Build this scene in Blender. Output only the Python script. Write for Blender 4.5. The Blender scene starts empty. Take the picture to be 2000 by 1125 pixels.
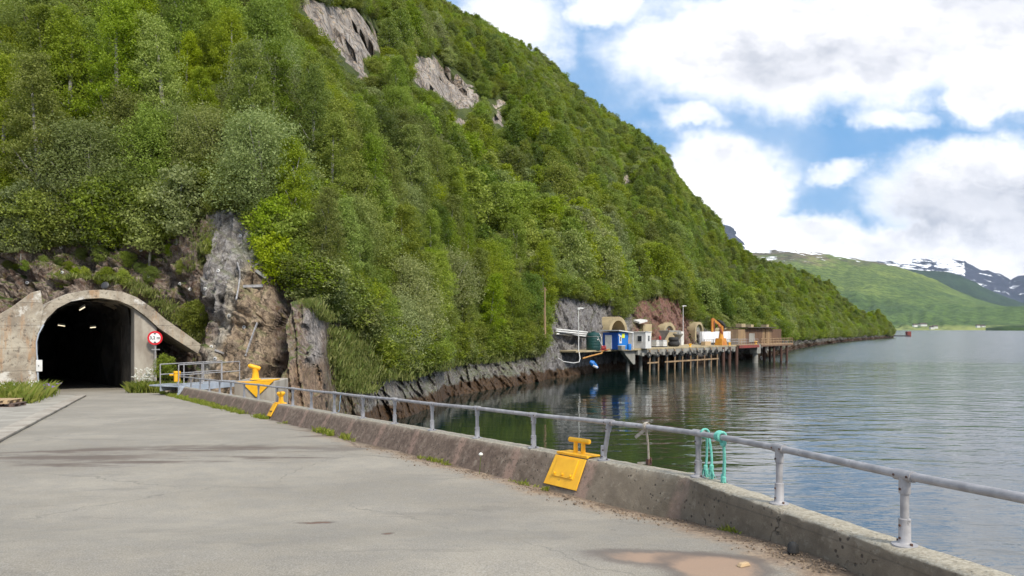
import bpy, bmesh, math, random
import numpy as np
from mathutils import Vector, Matrix, noise, Euler
from mathutils.bvhtree import BVHTree
random.seed(7); rng = np.random.default_rng(7)
scene = bpy.context.scene
COL = scene.collection
# ------------------------------------------------------------------ camera
EYE = 1.6; F = 1400.0; HOR = 640.0            # photo pixels (2000 wide): focal length and horizon row
cam = bpy.data.cameras.new("camera"); camo = bpy.data.objects.new("camera", cam); COL.objects.link(camo)
camo.location = (0, 0, EYE); camo.rotation_euler = (math.radians(90), 0, 0)
cam.sensor_width = 36; cam.lens = F/2000*36; cam.shift_y = (HOR-562.5)/2000
cam.clip_start = .1; cam.clip_end = 60000
scene.camera = camo
# ------------------------------------------------------------------ light
SUN_EL, SUN_AZ = math.radians(46), math.radians(146)     # azimuth clockwise from +Y (view direction)
sd = bpy.data.lights.new("sun", 'SUN'); sd.energy = 3.3; sd.angle = math.radians(12); sd.color = (1, .93, .80)
so = bpy.data.objects.new("sun", sd); COL.objects.link(so)
sdir = Vector((math.sin(SUN_AZ)*math.cos(SUN_EL), math.cos(SUN_AZ)*math.cos(SUN_EL), math.sin(SUN_EL)))
so.rotation_euler = sdir.to_track_quat('Z', 'Y').to_euler()
scene.view_settings.view_transform = 'Standard'; scene.view_settings.look = 'None'
scene.view_settings.exposure = 0.33; scene.view_settings.gamma = 1
cy = scene.cycles
cy.max_bounces = 7; cy.diffuse_bounces = 4; cy.glossy_bounces = 3; cy.transmission_bounces = 4; cy.transparent_max_bounces = 6
cy.volume_bounces = 0; cy.use_denoising = True; cy.caustics_reflective = False; cy.caustics_refractive = False
cy.sample_clamp_indirect = 6

class NT:
    """small helper to write node trees"""
    def __init__(s, tree): s.t = tree; s.n = tree.nodes; s.l = tree.links
    def new(s, typ, **kw):
        x = s.n.new(typ)
        for k, v in kw.items(): setattr(x, k, v)
        return x
    def put(s, sock, v):
        if isinstance(v, bpy.types.NodeSocket): s.l.new(v, sock)
        elif v is not None:
            if sock.type == 'RGBA' and len(v) == 3: v = (*v, 1)
            sock.default_value = v
    def m(s, op, a, b=None, c=None, clamp=False):
        x = s.new('ShaderNodeMath', operation=op); x.use_clamp = clamp
        s.put(x.inputs[0], a); s.put(x.inputs[1], b); s.put(x.inputs[2], c); return x.outputs[0]
    def vm(s, op, a, b=None):
        x = s.new('ShaderNodeVectorMath', operation=op)
        s.put(x.inputs[0], a); s.put(x.inputs[1], b); return x.outputs[1] if op in ('LENGTH', 'DISTANCE', 'DOT_PRODUCT') else x.outputs[0]
    def mix(s, f, a, b, mode='MIX'):
        x = s.new('ShaderNodeMix', data_type='RGBA', blend_type=mode)
        s.put(x.inputs[0], f); s.put(x.inputs[6], a); s.put(x.inputs[7], b); return x.outputs[2]
    def noise(s, vec, scale, detail=4, rough=.55, out=0, dist=0):
        x = s.new('ShaderNodeTexNoise'); s.put(x.inputs['Vector'], vec)
        x.inputs['Scale'].default_value = scale; x.inputs['Detail'].default_value = detail
        x.inputs['Roughness'].default_value = rough; x.inputs['Distortion'].default_value = dist; return x.outputs[out]
    def vor(s, vec, scale, feature='F1', out='Distance'):
        x = s.new('ShaderNodeTexVoronoi', feature=feature); s.put(x.inputs['Vector'], vec)
        x.inputs['Scale'].default_value = scale; return x.outputs[out]
    def ramp(s, v, lo, hi, a=0., b=1., smooth=True):
        x = s.new('ShaderNodeMapRange', interpolation_type='SMOOTHSTEP' if smooth else 'LINEAR')
        s.put(x.inputs[0], v); x.inputs[1].default_value = lo; x.inputs[2].default_value = hi
        x.inputs[3].default_value = a; x.inputs[4].default_value = b; return x.outputs[0]
    def sep(s, v): x = s.new('ShaderNodeSeparateXYZ'); s.put(x.inputs[0], v); return x.outputs
    def comb(s, a, b, c):
        x = s.new('ShaderNodeCombineXYZ'); s.put(x.inputs[0], a); s.put(x.inputs[1], b); s.put(x.inputs[2], c); return x.outputs[0]
    def scale(s, v, sc): return s.vm('MULTIPLY', v, sc)
    def bump(s, h, strength=.5, dist=.05, normal=None):
        x = s.new('ShaderNodeBump'); x.inputs['Strength'].default_value = strength
        s.put(x.inputs['Distance'], dist); s.put(x.inputs['Height'], h); s.put(x.inputs['Normal'], normal); return x.outputs[0]

# ------------------------------------------------------------------ sky with clouds
world = bpy.data.worlds.new("World"); scene.world = world; world.use_nodes = True
t = NT(world.node_tree); t.n.clear()
tc = t.new('ShaderNodeTexCoord'); D = tc.outputs['Generated']
sk = t.new('ShaderNodeTexSky', sky_type='NISHITA'); sk.sun_disc = False; sk.sun_elevation = SUN_EL; sk.sun_rotation = SUN_AZ
sk.dust_density = .6; sk.air_density = 1.0; sk.ozone_density = 1.5
dx, dy, dz = t.sep(D)
yy = t.m('MAXIMUM', dy, .12)
u = t.m('DIVIDE', dx, yy); v = t.m('DIVIDE', dz, yy)
uv = t.comb(u, v, 0)
warp = t.noise(uv, 5.0, 6, .62, out=1)
warp = t.vm('SUBTRACT', warp, (.5, .5, .5))
uvw = t.vm('ADD', uv, t.scale(warp, (.17, .13, 0)))
w2 = t.vm('SUBTRACT', t.noise(uv, 22, 5, .6, out=1), (.5, .5, .5))
uvw = t.vm('ADD', uvw, t.scale(w2, (.035, .028, 0)))
def blob(px, py, rx, ry, amp=1.0):
    c = ((px-1000)/F, (HOR-py)/F, 0)
    d = t.vm('SUBTRACT', uvw, c)
    d = t.vm('MULTIPLY', d, (F/rx, F/ry, 0))
    l = t.vm('LENGTH', d)
    return t.m('MULTIPLY', t.ramp(l, .25, 1.32, 1, 0), amp)
fld = None
for b in [(1560, 90, 430, 155), (1415, 365, 165, 120), (1990, 60, 260, 210), (1630, 338, 80, 30, .55), (1915, 375, 245, 105),
          (1540, 465, 210, 62), (1930, 195, 120, 70), (985, 60, 150, 150, .65), (1830, 470, 330, 60), (1180, 10, 120, 60, .7),
          (1350, 228, 100, 36, .6), (1750, 232, 110, 34, .45), (2300, 250, 260, 300), (1980, 480, 200, 90)]:
    bb = blob(*b)
    fld = bb if fld is None else t.m('MAXIMUM', fld, bb)
# elsewhere in the sky: a broken layer
pl = t.m('ADD', dz, .22)
dome = t.comb(t.m('DIVIDE', dx, pl), t.m('DIVIDE', dy, pl), 0)
gen = t.ramp(t.noise(dome, 1.1, 6, .6), .42, .58)
front = t.m('MULTIPLY', t.ramp(dy, .25, .5), t.ramp(dz, .62, .42))
fld = t.m('ADD', t.m('MULTIPLY', fld, front), t.m('MULTIPLY', gen, t.m('SUBTRACT', 1, front)))
fld = t.m('ADD', fld, t.m('MULTIPLY', t.m('SUBTRACT', t.noise(t.scale(uv, (1, 1.6, 1)), 7, 9, .62), .5), 1.15))
cover = t.ramp(fld, .08, .80)
gr = t.noise(t.vm('ADD', t.scale(uv, (1, 2.1, 1)), t.scale(warp, (.25, .25, 0))), 4.2, 5, .55)
gr = t.ramp(gr, .40, .68)
def softblob(px, py, rx, ry):
    d = t.vm('MULTIPLY', t.vm('SUBTRACT', uvw, ((px-1000)/F, (HOR-py)/F, 0)), (F/rx, F/ry, 0))
    return t.ramp(t.vm('LENGTH', d), .2, 1.3, 1, 0)
sh = t.m('MAXIMUM', softblob(1960, 400, 240, 80), t.m('MULTIPLY', softblob(1680, 110, 260, 60), .75))
sh = t.m('MAXIMUM', sh, t.m('MULTIPLY', softblob(1930, 20, 200, 90), .8))
gr = t.m('ADD', t.m('MULTIPLY', gr, .40), t.m('MULTIPLY', sh, .60), clamp=True)
bil = t.noise(t.vm('ADD', t.scale(uv, (1, 1.8, 1)), t.scale(w2, (.05, .05, 0))), 11, 7, .6)
gr = t.m('ADD', gr, t.m('MULTIPLY', t.ramp(bil, .40, .66), .30), clamp=True)
gr = t.m('MULTIPLY', t.m('MULTIPLY', gr, 1.12), t.ramp(fld, .35, .85), clamp=True)
ccol = t.mix(gr, (1.12, 1.10, 1.11), (.50, .53, .60))
skyc = t.mix(1.0, sk.outputs[0], (.105, .105, .105), 'MULTIPLY')
skyc = t.mix(.7, skyc, (.15, .39, .74))
thin = t.ramp(t.noise(uv, 3, 6, .6), .35, .8, 0, .4)
skyc = t.mix(thin, skyc, (.74, .80, .88))
col = t.mix(cover, skyc, ccol)
bg = t.new('ShaderNodeBackground'); t.put(bg.inputs[0], col); bg.inputs[1].default_value = 1.0
wo = t.new('ShaderNodeOutputWorld'); t.l.new(bg.outputs[0], wo.inputs[0])

# ------------------------------------------------------------------ helpers
def W(px, py, Y): return Vector(((px-1000)/F*Y, Y, EYE-(py-HOR)/F*Y))
SLOPE = .0471
def sstep(a, b, x):
    q = min(1, max(0, (x-a)/(b-a))); return q*q*(3-2*q)
def plane_z(Y): return -SLOPE*Y
def road_z(Y): return -SLOPE*Y + .19*sstep(7.6, 5.0, Y) - max(0, 5-Y)*SLOPE*.9
def Rd(px, py): Y = 2240/(py-706); return Vector(((px-1000)/F*Y, Y, -SLOPE*Y))
def pj(p): return 1000+F*p[0]/p[1], HOR-F*(p[2]-EYE)/p[1]
USED = {}
def tag(o, label=None, cat=None, group=None, kind=None):
    if label: o['label'] = label
    if cat: o['category'] = cat
    if group: o['group'] = group
    if kind: o['kind'] = kind
    return o
def wloc(o):
    v = Vector((0, 0, 0))
    while o is not None: v += o.location; o = o.parent
    return v
def empty(name, loc, label=None, cat=None, group=None):
    o = bpy.data.objects.new(name, None); COL.objects.link(o); o.location = loc; o.empty_display_size = .2
    return tag(o, label, cat, group)
def np_mesh(name, V, Q, smooth=False):
    V = np.asarray(V, dtype=np.float32); Q = np.asarray(Q, dtype=np.int32); k = Q.shape[1]
    me = bpy.data.meshes.new(name); me.vertices.add(len(V)); me.vertices.foreach_set('co', V.ravel())
    me.loops.add(Q.size); me.loops.foreach_set('vertex_index', Q.ravel())
    me.polygons.add(len(Q)); me.polygons.foreach_set('loop_start', np.arange(0, Q.size, k, dtype=np.int32))
    if smooth: me.polygons.foreach_set('use_smooth', np.ones(len(Q), dtype=bool))
    me.update(calc_edges=True); return me
def link(name, me, mats, parent=None, loc=None):
    for m in (mats if isinstance(mats, (list, tuple)) else [mats]): me.materials.append(m)
    o = bpy.data.objects.new(name, me); COL.objects.link(o)
    if parent: o.parent = parent
    if loc is not None: o.location = loc
    return o
class MB:
    """collects shapes for ONE mesh object"""
    def __init__(s, M=None): s.v = []; s.f = []; s.M = M or Matrix()
    def add(s, vs, fs):
        b = len(s.v); s.v += [s.M @ Vector(p) for p in vs]; s.f += [[b+i for i in f] for f in fs]; return s
    def box(s, c, d, rz=0, rx=0, ry=0, taper=1):
        m = Matrix.Translation(c) @ Euler((rx, ry, rz)).to_matrix().to_4x4()
        vs = [m @ Vector((x*d[0]/2*(taper if z > 0 else 1), y*d[1]/2*(taper if z > 0 else 1), z*d[2]/2)) for z in (-1, 1) for y in (-1, 1) for x in (-1, 1)]
        return s.add(vs, [(0, 2, 3, 1), (4, 5, 7, 6), (0, 1, 5, 4), (2, 6, 7, 3), (0, 4, 6, 2), (1, 3, 7, 5)])
    def bar(s, a, b, w, h):
        a = Vector(a); b = Vector(b); d = (b-a); L = d.length; d.normalize()
        up = Vector((0, 0, 1)) if abs(d.z) < .95 else Vector((0, 1, 0))
        x = d.cross(up).normalized(); z = x.cross(d).normalized(); vs = []
        for p in (a, b):
            for i, j in ((-1, -1), (1, -1), (1, 1), (-1, 1)): vs.append(p+x*(i*w/2)+z*(j*h/2))
        return s.add(vs, [(0, 1, 2, 3), (7, 6, 5, 4), (0, 4, 5, 1), (1, 5, 6, 2), (2, 6, 7, 3), (3, 7, 4, 0)])
    def tube(s, pts, r, n=10, caps=True):
        pts = [Vector(p) for p in pts]; rs = r if isinstance(r, (list, tuple)) else [r]*len(pts)
        vs = []; fs = []; x = None
        for i, p in enumerate(pts):
            d = (pts[min(i+1, len(pts)-1)]-pts[max(i-1, 0)])
            if d.length < 1e-9: d = Vector((0, 0, 1))
            d.normalize()
            if x is None: x = d.orthogonal().normalized()
            else:
                x = x-d*x.dot(d); x = x.normalized() if x.length > 1e-6 else d.orthogonal().normalized()
            y = d.cross(x)
            for k in range(n):
                a = 2*math.pi*k/n; vs.append(p+(x*math.cos(a)+y*math.sin(a))*rs[i])
        for i in range(len(pts)-1):
            for k in range(n):
                a = i*n+k; b = i*n+(k+1) % n; fs.append((a, b, b+n, a+n))
        if caps: fs.append(tuple(range(n-1, -1, -1))); fs.append(tuple(range((len(pts)-1)*n, len(pts)*n)))
        return s.add(vs, fs)
    def cyl(s, a, b, r, r2=None, n=16): return s.tube([a, b], [r, r if r2 is None else r2], n)
    def lathe(s, prof, c=(0, 0, 0), n=20):
        c = Vector(c); vs = []; fs = []
        for r, z in prof:
            for k in range(n):
                a = 2*math.pi*k/n; vs.append(c+Vector((r*math.cos(a), r*math.sin(a), z)))
        for i in range(len(prof)-1):
            for k in range(n):
                a = i*n+k; b = i*n+(k+1) % n; fs.append((a, b, b+n, a+n))
        fs.append(tuple(range(n-1, -1, -1))); fs.append(tuple(range((len(prof)-1)*n, len(prof)*n)))
        return s.add(vs, fs)
    def torus(s, c, axis, R, r, n=20, m=8, squash=1):
        c = Vector(c); axis = Vector(axis).normalized(); x = axis.orthogonal().normalized(); y = axis.cross(x); vs = []; fs = []
        for i in range(n):
            a = 2*math.pi*i/n; e = x*math.cos(a)+y*math.sin(a)
            for j in range(m):
                b = 2*math.pi*j/m; vs.append(c+e*(R+r*math.cos(b))+axis*(r*squash*math.sin(b)))
        for i in range(n):
            for j in range(m): fs.append((i*m+j, ((i+1) % n)*m+j, ((i+1) % n)*m+(j+1) % m, i*m+(j+1) % m))
        return s.add(vs, fs)
    def prism(s, poly, off):
        """closed polygon of 3D points extruded by the vector off"""
        n = len(poly); off = Vector(off); vs = [Vector(p) for p in poly]+[Vector(p)+off for p in poly]
        return s.add(vs, [tuple(range(n)), tuple(range(2*n-1, n-1, -1))]+[(i, i+n, (i+1) % n+n, (i+1) % n) for i in range(n)])
    def build(s, name, mat, parent=None, smooth=False, bevel=0, world=True):
        off = wloc(parent) if (parent and world) else Vector((0, 0, 0))
        me = bpy.data.meshes.new(name); me.from_pydata([tuple(p-off) for p in s.v], [], s.f)
        bm = bmesh.new(); bm.from_mesh(me); bmesh.ops.recalc_face_normals(bm, faces=bm.faces); bm.to_mesh(me); bm.free()
        if smooth:
            me.polygons.foreach_set('use_smooth', [True]*len(me.polygons))
            try: me.set_sharp_from_angle(angle=math.radians(38))
            except Exception: pass
        o = link(name, me, mat, parent)
        if bevel:
            b = o.modifiers.new('bevel', 'BEVEL'); b.width = bevel; b.segments = 2; b.limit_method = 'ANGLE'; b.harden_normals = False
        return o
def copy_tree(o, parent=None):
    c = o.copy(); COL.objects.link(c)
    if parent is not None: c.parent = parent
    for ch in list(o.children): copy_tree(ch, c)
    return c
def rotpar(root, rz):  # turn a thing about its base
    root.rotation_euler = (0, 0, rz)

# ------------------------------------------------------------------ materials
def mat(name, col, rough=.7, col2=None, scale=6, bump=.2, bdist=.01, metal=0, spots=None, spot_scale=20, spot_lo=.6, coat=0, stretch=(1, 1, 1), detail=5, lo=.35, hi=.65, space='Object'):
    m = bpy.data.materials.new(name); m.use_nodes = True; t = NT(m.node_tree); b = t.n['Principled BSDF']
    if space == 'World':
        P = t.new('ShaderNodeNewGeometry').outputs['Position']
    else: P = t.new('ShaderNodeTexCoord').outputs['Object']
    P = t.scale(P, stretch)
    n1 = t.noise(P, scale, detail, .6)
    c = t.mix(t.ramp(n1, lo, hi), col, col2 or tuple(x*.75 for x in col))
    if spots:
        n2 = t.noise(P, spot_scale, 6, .7)
        c = t.mix(t.ramp(n2, spot_lo, spot_lo+.06), c, spots)
    t.put(b.inputs['Base Color'], c); b.inputs['Roughness'].default_value = rough; b.inputs['Metallic'].default_value = metal
    if bump: t.put(b.inputs['Normal'], t.bump(t.noise(P, scale*4, 6, .65), bump, bdist))
    return m
M = {}
M['galv'] = mat('galvanised_steel', (.40, .39, .40), .55, (.27, .265, .275), 7, .15, .002, .15, spots=(.12, .12, .13), spot_scale=12, spot_lo=.62, stretch=(1, 1, 1))
M['yellow'] = mat('yellow_paint', (.88, .47, .014), .5, (.80, .40, .012), 5, .4, .004, spots=(.20, .09, .03), spot_scale=16, spot_lo=.645)
M['orange'] = mat('orange_paint', (.62, .29, .035), .5, (.48, .16, .03), .9, .1, .004)
M['rust'] = mat('rusty_metal', (.12, .055, .035), .85, (.05, .03, .025), 20, .4, .003)
M['alu'] = mat('aluminium', (.50, .55, .62), .4, (.40, .45, .52), 3, .1, .003, .3)
M['rope'] = mat('teal_rope', (.10, .42, .34), .8, (.20, .55, .47), 60, .8, .004, stretch=(1, 1, .4))
M['strap'] = mat('worn_strap', (.42, .38, .32), .85, (.30, .26, .21), 30, .3, .002)
M['conc'] = mat('weathered_concrete', (.40, .365, .31), .92, (.27, .235, .195), 1.0, .5, .02, spots=(.64, .62, .58), spot_scale=2.2, spot_lo=.66, space='World', stretch=(1.4, 1.4, .6))

def portalconc():
    m = bpy.data.materials.new('stained_portal_concrete'); m.use_nodes = True; t = NT(m.node_tree); b = t.n['Principled BSDF']
    P = t.new('ShaderNodeNewGeometry').outputs['Position']
    n = t.noise(P, .9, 7, .68); n2 = t.noise(P, 5, 7, .75); st = t.noise(t.scale(P, (2.2, 2.2, .35)), 1.1, 6, .7); z = t.sep(P)[2]
    c = t.mix(t.ramp(n, .34, .66), (.25, .21, .165), (.47, .42, .34))
    c = t.mix(t.m('MULTIPLY', t.ramp(st, .52, .66), .6), c, (.40, .22, .10))
    c = t.mix(t.m('MULTIPLY', t.ramp(t.noise(t.vm('ADD', P, (5, 2, 9)), .8, 6, .7), .56, .66), .8), c, (.66, .64, .60))
    c = t.mix(t.m('MULTIPLY', t.ramp(n2, .46, .36), .75), c, (.10, .08, .065))
    sm = t.m('ABSOLUTE', t.m('SUBTRACT', t.m('FRACT', t.m('DIVIDE', z, 1.15)), .5)); c = t.mix(t.m('MULTIPLY', t.ramp(sm, .02, .008), .5), c, (.10, .085, .07))
    t.put(b.inputs['Base Color'], c); b.inputs['Roughness'].default_value = .95
    t.put(b.inputs['Normal'], t.bump(t.m('ADD', n2, t.m('MULTIPLY', n, .6)), .8, .05)); return m
M['portal'] = portalconc()
M['conc_tan'] = mat('ochre_concrete', (.44, .36, .22), .92, (.32, .26, .16), .6, .3, .02, space='World')
M['conc_grey'] = mat('grey_concrete', (.30, .295, .27), .92, (.20, .19, .17), .6, .3, .02, space='World')
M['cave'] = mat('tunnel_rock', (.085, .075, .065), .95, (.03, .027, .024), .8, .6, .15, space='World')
M['white'] = mat('white_paint', (.72, .72, .71), .6, (.58, .58, .57), 1.2, .05, .004)
M['white_sheet'] = mat('white_tarpaulin', (.82, .83, .86), .6, (.70, .72, .76), 1.0, .25, .05)
M['blue'] = mat('blue_paint', (.01, .075, .36), .5, (.012, .10, .42), 1.1, .1, .01)
M['blue2'] = mat('light_blue_paint', (.01, .16, .55), .5, (.015, .19, .6), 1.1, .1, .01)
M['dgreen'] = mat('dark_green_plastic', (.008, .055, .05), .4, (.006, .04, .038), .8, .05, .01)
M['black'] = mat('black_rubber', (.018, .018, .018), .8, (.03, .03, .03), 9, .3, .01)
M['glass'] = mat('dark_glass', (.02, .025, .03), .1, (.03, .035, .04), 2, 0)
M['wood'] = mat('weathered_timber', (.36, .25, .14), .9, (.24, .16, .10), 1.2, .3, .02, stretch=(1, 1, .25), space='World')
M['wood_dark'] = mat('brown_timber', (.20, .12, .075), .9, (.13, .08, .055), 1.5, .3, .02, stretch=(3, 3, .3), space='World')
M['pallet_new'] = mat('pale_pallet_wood', (.52, .38, .22), .85, (.42, .30, .18), 9, .3, .004)
M['pallet_old'] = mat('dark_pallet_wood', (.15, .10, .08), .9, (.10, .07, .06), 9, .3, .004)
M['red'] = mat('red_paint', (.42, .02, .03), .5, (.33, .02, .03), 3, .05, .003)
M['redbrown'] = mat('rust_red_paint', (.26, .05, .04), .75, (.17, .05, .04), .8, .1, .01)
M['signred'] = mat('sign_red', (.62, .01, .02), .4, (.56, .01, .02), 2, 0)
M['signwhite'] = mat('sign_white', (.80, .80, .79), .4, (.74, .74, .73), 2, 0)
M['signblack'] = mat('sign_black', (.015, .015, .015), .5, (.02, .02, .02), 2, 0)
M['signyellow'] = mat('sign_yellow', (.75, .80, .03), .5, (.7, .72, .03), 2, 0)
M['bark'] = mat('grey_bark', (.17, .15, .125), .95, (.09, .075, .06), 3, .6, .02, stretch=(2, 2, .6))
M['bark_white'] = mat('pale_bark', (.50, .48, .44), .9, (.18, .16, .14), 2.5, .5, .02, stretch=(1, 1, 1.4))
M['snow'] = mat('snow', (.85, .87, .9), .6, (.75, .78, .84), .01, 0)
M['roof'] = mat('dark_roof', (.07, .055, .05), .8, (.1, .07, .06), .3, 0)
M['steel_dark'] = mat('dark_steel', (.05, .05, .055), .5, (.03, .03, .03), 4, .1, .003, .3)

def leafmat(name, c1, c2, trans=.42):
    m = bpy.data.materials.new(name); m.use_nodes = True; t = NT(m.node_tree); b = t.n['Principled BSDF']; out = t.n['Material Output']
    at = t.new('ShaderNodeAttribute', attribute_name='tone').outputs['Fac']
    oi = t.new('ShaderNodeObjectInfo').outputs['Random']
    c = t.mix(at, c1, c2)
    hsv = t.new('ShaderNodeHueSaturation'); t.put(hsv.inputs['Color'], c)
    t.put(hsv.inputs['Hue'], t.ramp(oi, 0, 1, .482, .516, False)); t.put(hsv.inputs['Value'], t.ramp(t.m('FRACT', t.m('MULTIPLY', oi, 7.31)), 0, 1, .72, 1.35, False))
    t.put(hsv.inputs['Saturation'], t.ramp(t.m('FRACT', t.m('MULTIPLY', oi, 3.77)), 0, 1, .82, 1.08, False))
    t.put(b.inputs['Base Color'], hsv.outputs[0]); b.inputs['Roughness'].default_value = .55; b.inputs['Specular IOR Level'].default_value = .25
    tr = t.new('ShaderNodeBsdfTranslucent'); t.put(tr.inputs[0], t.mix(.35, hsv.outputs[0], (.28, .36, .02)))
    mx = t.new('ShaderNodeMixShader'); mx.inputs[0].default_value = trans
    t.l.new(b.outputs[0], mx.inputs[1]); t.l.new(tr.outputs[0], mx.inputs[2]); t.l.new(mx.outputs[0], out.inputs[0]); return m
M['leaf_mid'] = leafmat('leaves_mid_green', (.165, .222, .023), (.272, .322, .046))
M['leaf_bright'] = leafmat('leaves_bright_green', (.205, .276, .021), (.312, .385, .048))
M['leaf_dark'] = leafmat('leaves_dark_green', (.096, .150, .020), (.162, .214, .034))
M['leaf_pale'] = leafmat('leaves_grey_green', (.225, .270, .085), (.310, .350, .130))
M['grass'] = leafmat('grass_blades', (.16, .22, .022), (.34, .33, .085), .4)
M['petal'] = mat('white_petals', (.75, .75, .7), .7, (.65, .66, .6), 9, 0)
M['petal_purple'] = mat('purple_petals', (.25, .18, .5), .7, (.35, .2, .5), 9, 0)

def rockmat(name):
    m = bpy.data.materials.new(name); m.use_nodes = True; t = NT(m.node_tree); b = t.n['Principled BSDF']
    g = t.new('ShaderNodeNewGeometry'); P = g.outputs['Position']; N = g.outputs['Normal']
    tint = t.new('ShaderNodeAttribute', attribute_name='tint').outputs['Color']
    wild = t.new('ShaderNodeAttribute', attribute_name='wild').outputs['Fac']     # how mossy and broken this stretch of rock is
    wp = t.vm('ADD', P, t.scale(t.vm('SUBTRACT', t.noise(P, .9, 4, .6, out=1), (.5, .5, .5)), (1.2, 1.2, 1.2)))
    wx, wy, wz0 = t.sep(wp); st = t.comb(t.m('MULTIPLY', t.m('SUBTRACT', wx, t.m('MULTIPLY', wz0, .42)), 2.1), t.m('MULTIPLY', wy, 1.5), t.m('MULTIPLY', wz0, .55))
    n1 = t.noise(st, 1.3, 8, .68); n2 = t.noise(wp, 5.5, 7, .7); n3 = t.noise(wp, .5, 4, .6)
    c = t.mix(t.ramp(n1, .32, .68), t.mix(1, tint, (.42, .40, .40), 'MULTIPLY'), t.mix(1, tint, (1.35, 1.32, 1.28), 'MULTIPLY'))
    c = t.mix(t.m('MULTIPLY', t.ramp(n2, .50, .64), .55), c, t.mix(1, tint, (1.75, 1.75, 1.8), 'MULTIPLY'))
    c = t.mix(t.m('MULTIPLY', t.ramp(n2, .46, .36), .7), c, (.045, .035, .03))
    # lichen, rust and moss where wild
    c = t.mix(t.m('MULTIPLY', t.ramp(t.noise(wp, 1.7, 6, .7), .50, .60), t.m('MULTIPLY', wild, .8)), c, (.105, .045, .028))
    c = t.mix(t.m('MULTIPLY', t.ramp(t.noise(t.vm('ADD', wp, (7, 3, 1)), 2.3, 6, .72), .54, .60), t.m('MULTIPLY', wild, .9)), c, (.15, .115, .04))
    nz = t.sep(N)[2]
    ms = t.m('MULTIPLY', t.ramp(t.m('ADD', nz, t.m('MULTIPLY', n1, .9)), .86, 1.12), t.ramp(n3, .38, .52))
    c = t.mix(t.m('MULTIPLY', ms, t.m('ADD', t.m('MULTIPLY', wild, .9), .25)), c, (.075, .105, .018))
    # crack lines
    ck = t.vor(t.scale(wp, (1, 1, .45)), .7, 'DISTANCE_TO_EDGE'); ck2 = t.vor(t.scale(wp, (1, 1, .35)), 2.1, 'DISTANCE_TO_EDGE')
    cr = t.m('MULTIPLY', t.m('MAXIMUM', t.ramp(ck, .016, .002), t.m('MULTIPLY', t.ramp(ck2, .02, .003), .5)), t.ramp(n3, .42, .55))
    c = t.mix(t.m('MULTIPLY', cr, .5), c, (.03, .026, .022))
    # seaweed between the tide marks (water at -5)
    z = t.sep(P)[2]
    wz = t.m('ADD', z, t.m('MULTIPLY', t.m('SUBTRACT', t.noise(P, .55, 5, .65), .5), 1.6))
    sw = t.ramp(wz, -3.75, -4.0)
    weed = t.mix(t.ramp(t.noise(t.scale(P, (4, 4, .8)), 2.5, 6, .7), .35, .65), (.028, .014, .006), (.095, .050, .018))
    c = t.mix(sw, c, weed)
    hgt = t.m('ADD', t.m('MULTIPLY', n1, 1.0), t.m('ADD', t.m('MULTIPLY', n2, .35), t.m('MULTIPLY', cr, -.5)))
    t.put(b.inputs['Normal'], t.bump(hgt, .9, .22)); t.put(b.inputs['Base Color'], c)
    t.put(b.inputs['Roughness'], t.ramp(sw, 0, 1, .88, .55)); return m
M['rock'] = rockmat('fractured_rock')

def hillmat():
    m = bpy.data.materials.new('forest_floor_and_outcrops'); m.use_nodes = True; t = NT(m.node_tree); b = t.n['Principled BSDF']
    P = t.new('ShaderNodeNewGeometry').outputs['Position']
    rk = t.new('ShaderNodeAttribute', attribute_name='rock').outputs['Fac']
    n = t.noise(P, .35, 7, .68); n2 = t.noise(P, 1.4, 7, .7)
    g = t.mix(t.ramp(n, .35, .65), (.045, .065, .012), (.085, .11, .02))
    g = t.mix(t.ramp(n2, .56, .68), g, (.065, .052, .022))
    wp = t.vm('ADD', t.scale(P, (1.2, 1.2, .5)), t.scale(t.vm('SUBTRACT', t.noise(P, .12, 4, .6, out=1), (.5, .5, .5)), (5, 5, 5)))
    r1 = t.noise(wp, .42, 9, .72); r2 = t.noise(wp, 1.6, 7, .7)
    r = t.mix(t.ramp(r1, .38, .62), (.15, .13, .12), (.46, .42, .385))
    r = t.mix(t.ramp(r2, .5, .62), r, (.50, .38, .27))
    cr = t.ramp(t.vor(wp, .5, 'DISTANCE_TO_EDGE'), .07, .01); r = t.mix(t.m('MULTIPLY', cr, .7), r, (.05, .04, .035))
    r = t.mix(t.ramp(t.noise(P, .5, 5, .7), .60, .66), r, (.05, .075, .016))
    c = t.mix(t.ramp(t.m('ADD', rk, t.m('MULTIPLY', t.m('SUBTRACT', r2, .5), .9)), .4, .6), g, r)
    t.put(b.inputs['Base Color'], c); b.inputs['Roughness'].default_value = .95
    t.put(b.inputs['Normal'], t.bump(t.m('ADD', r1, t.m('MULTIPLY', r2, .4)), 1, 1.0)); return m
M['hill'] = hillmat()

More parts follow.
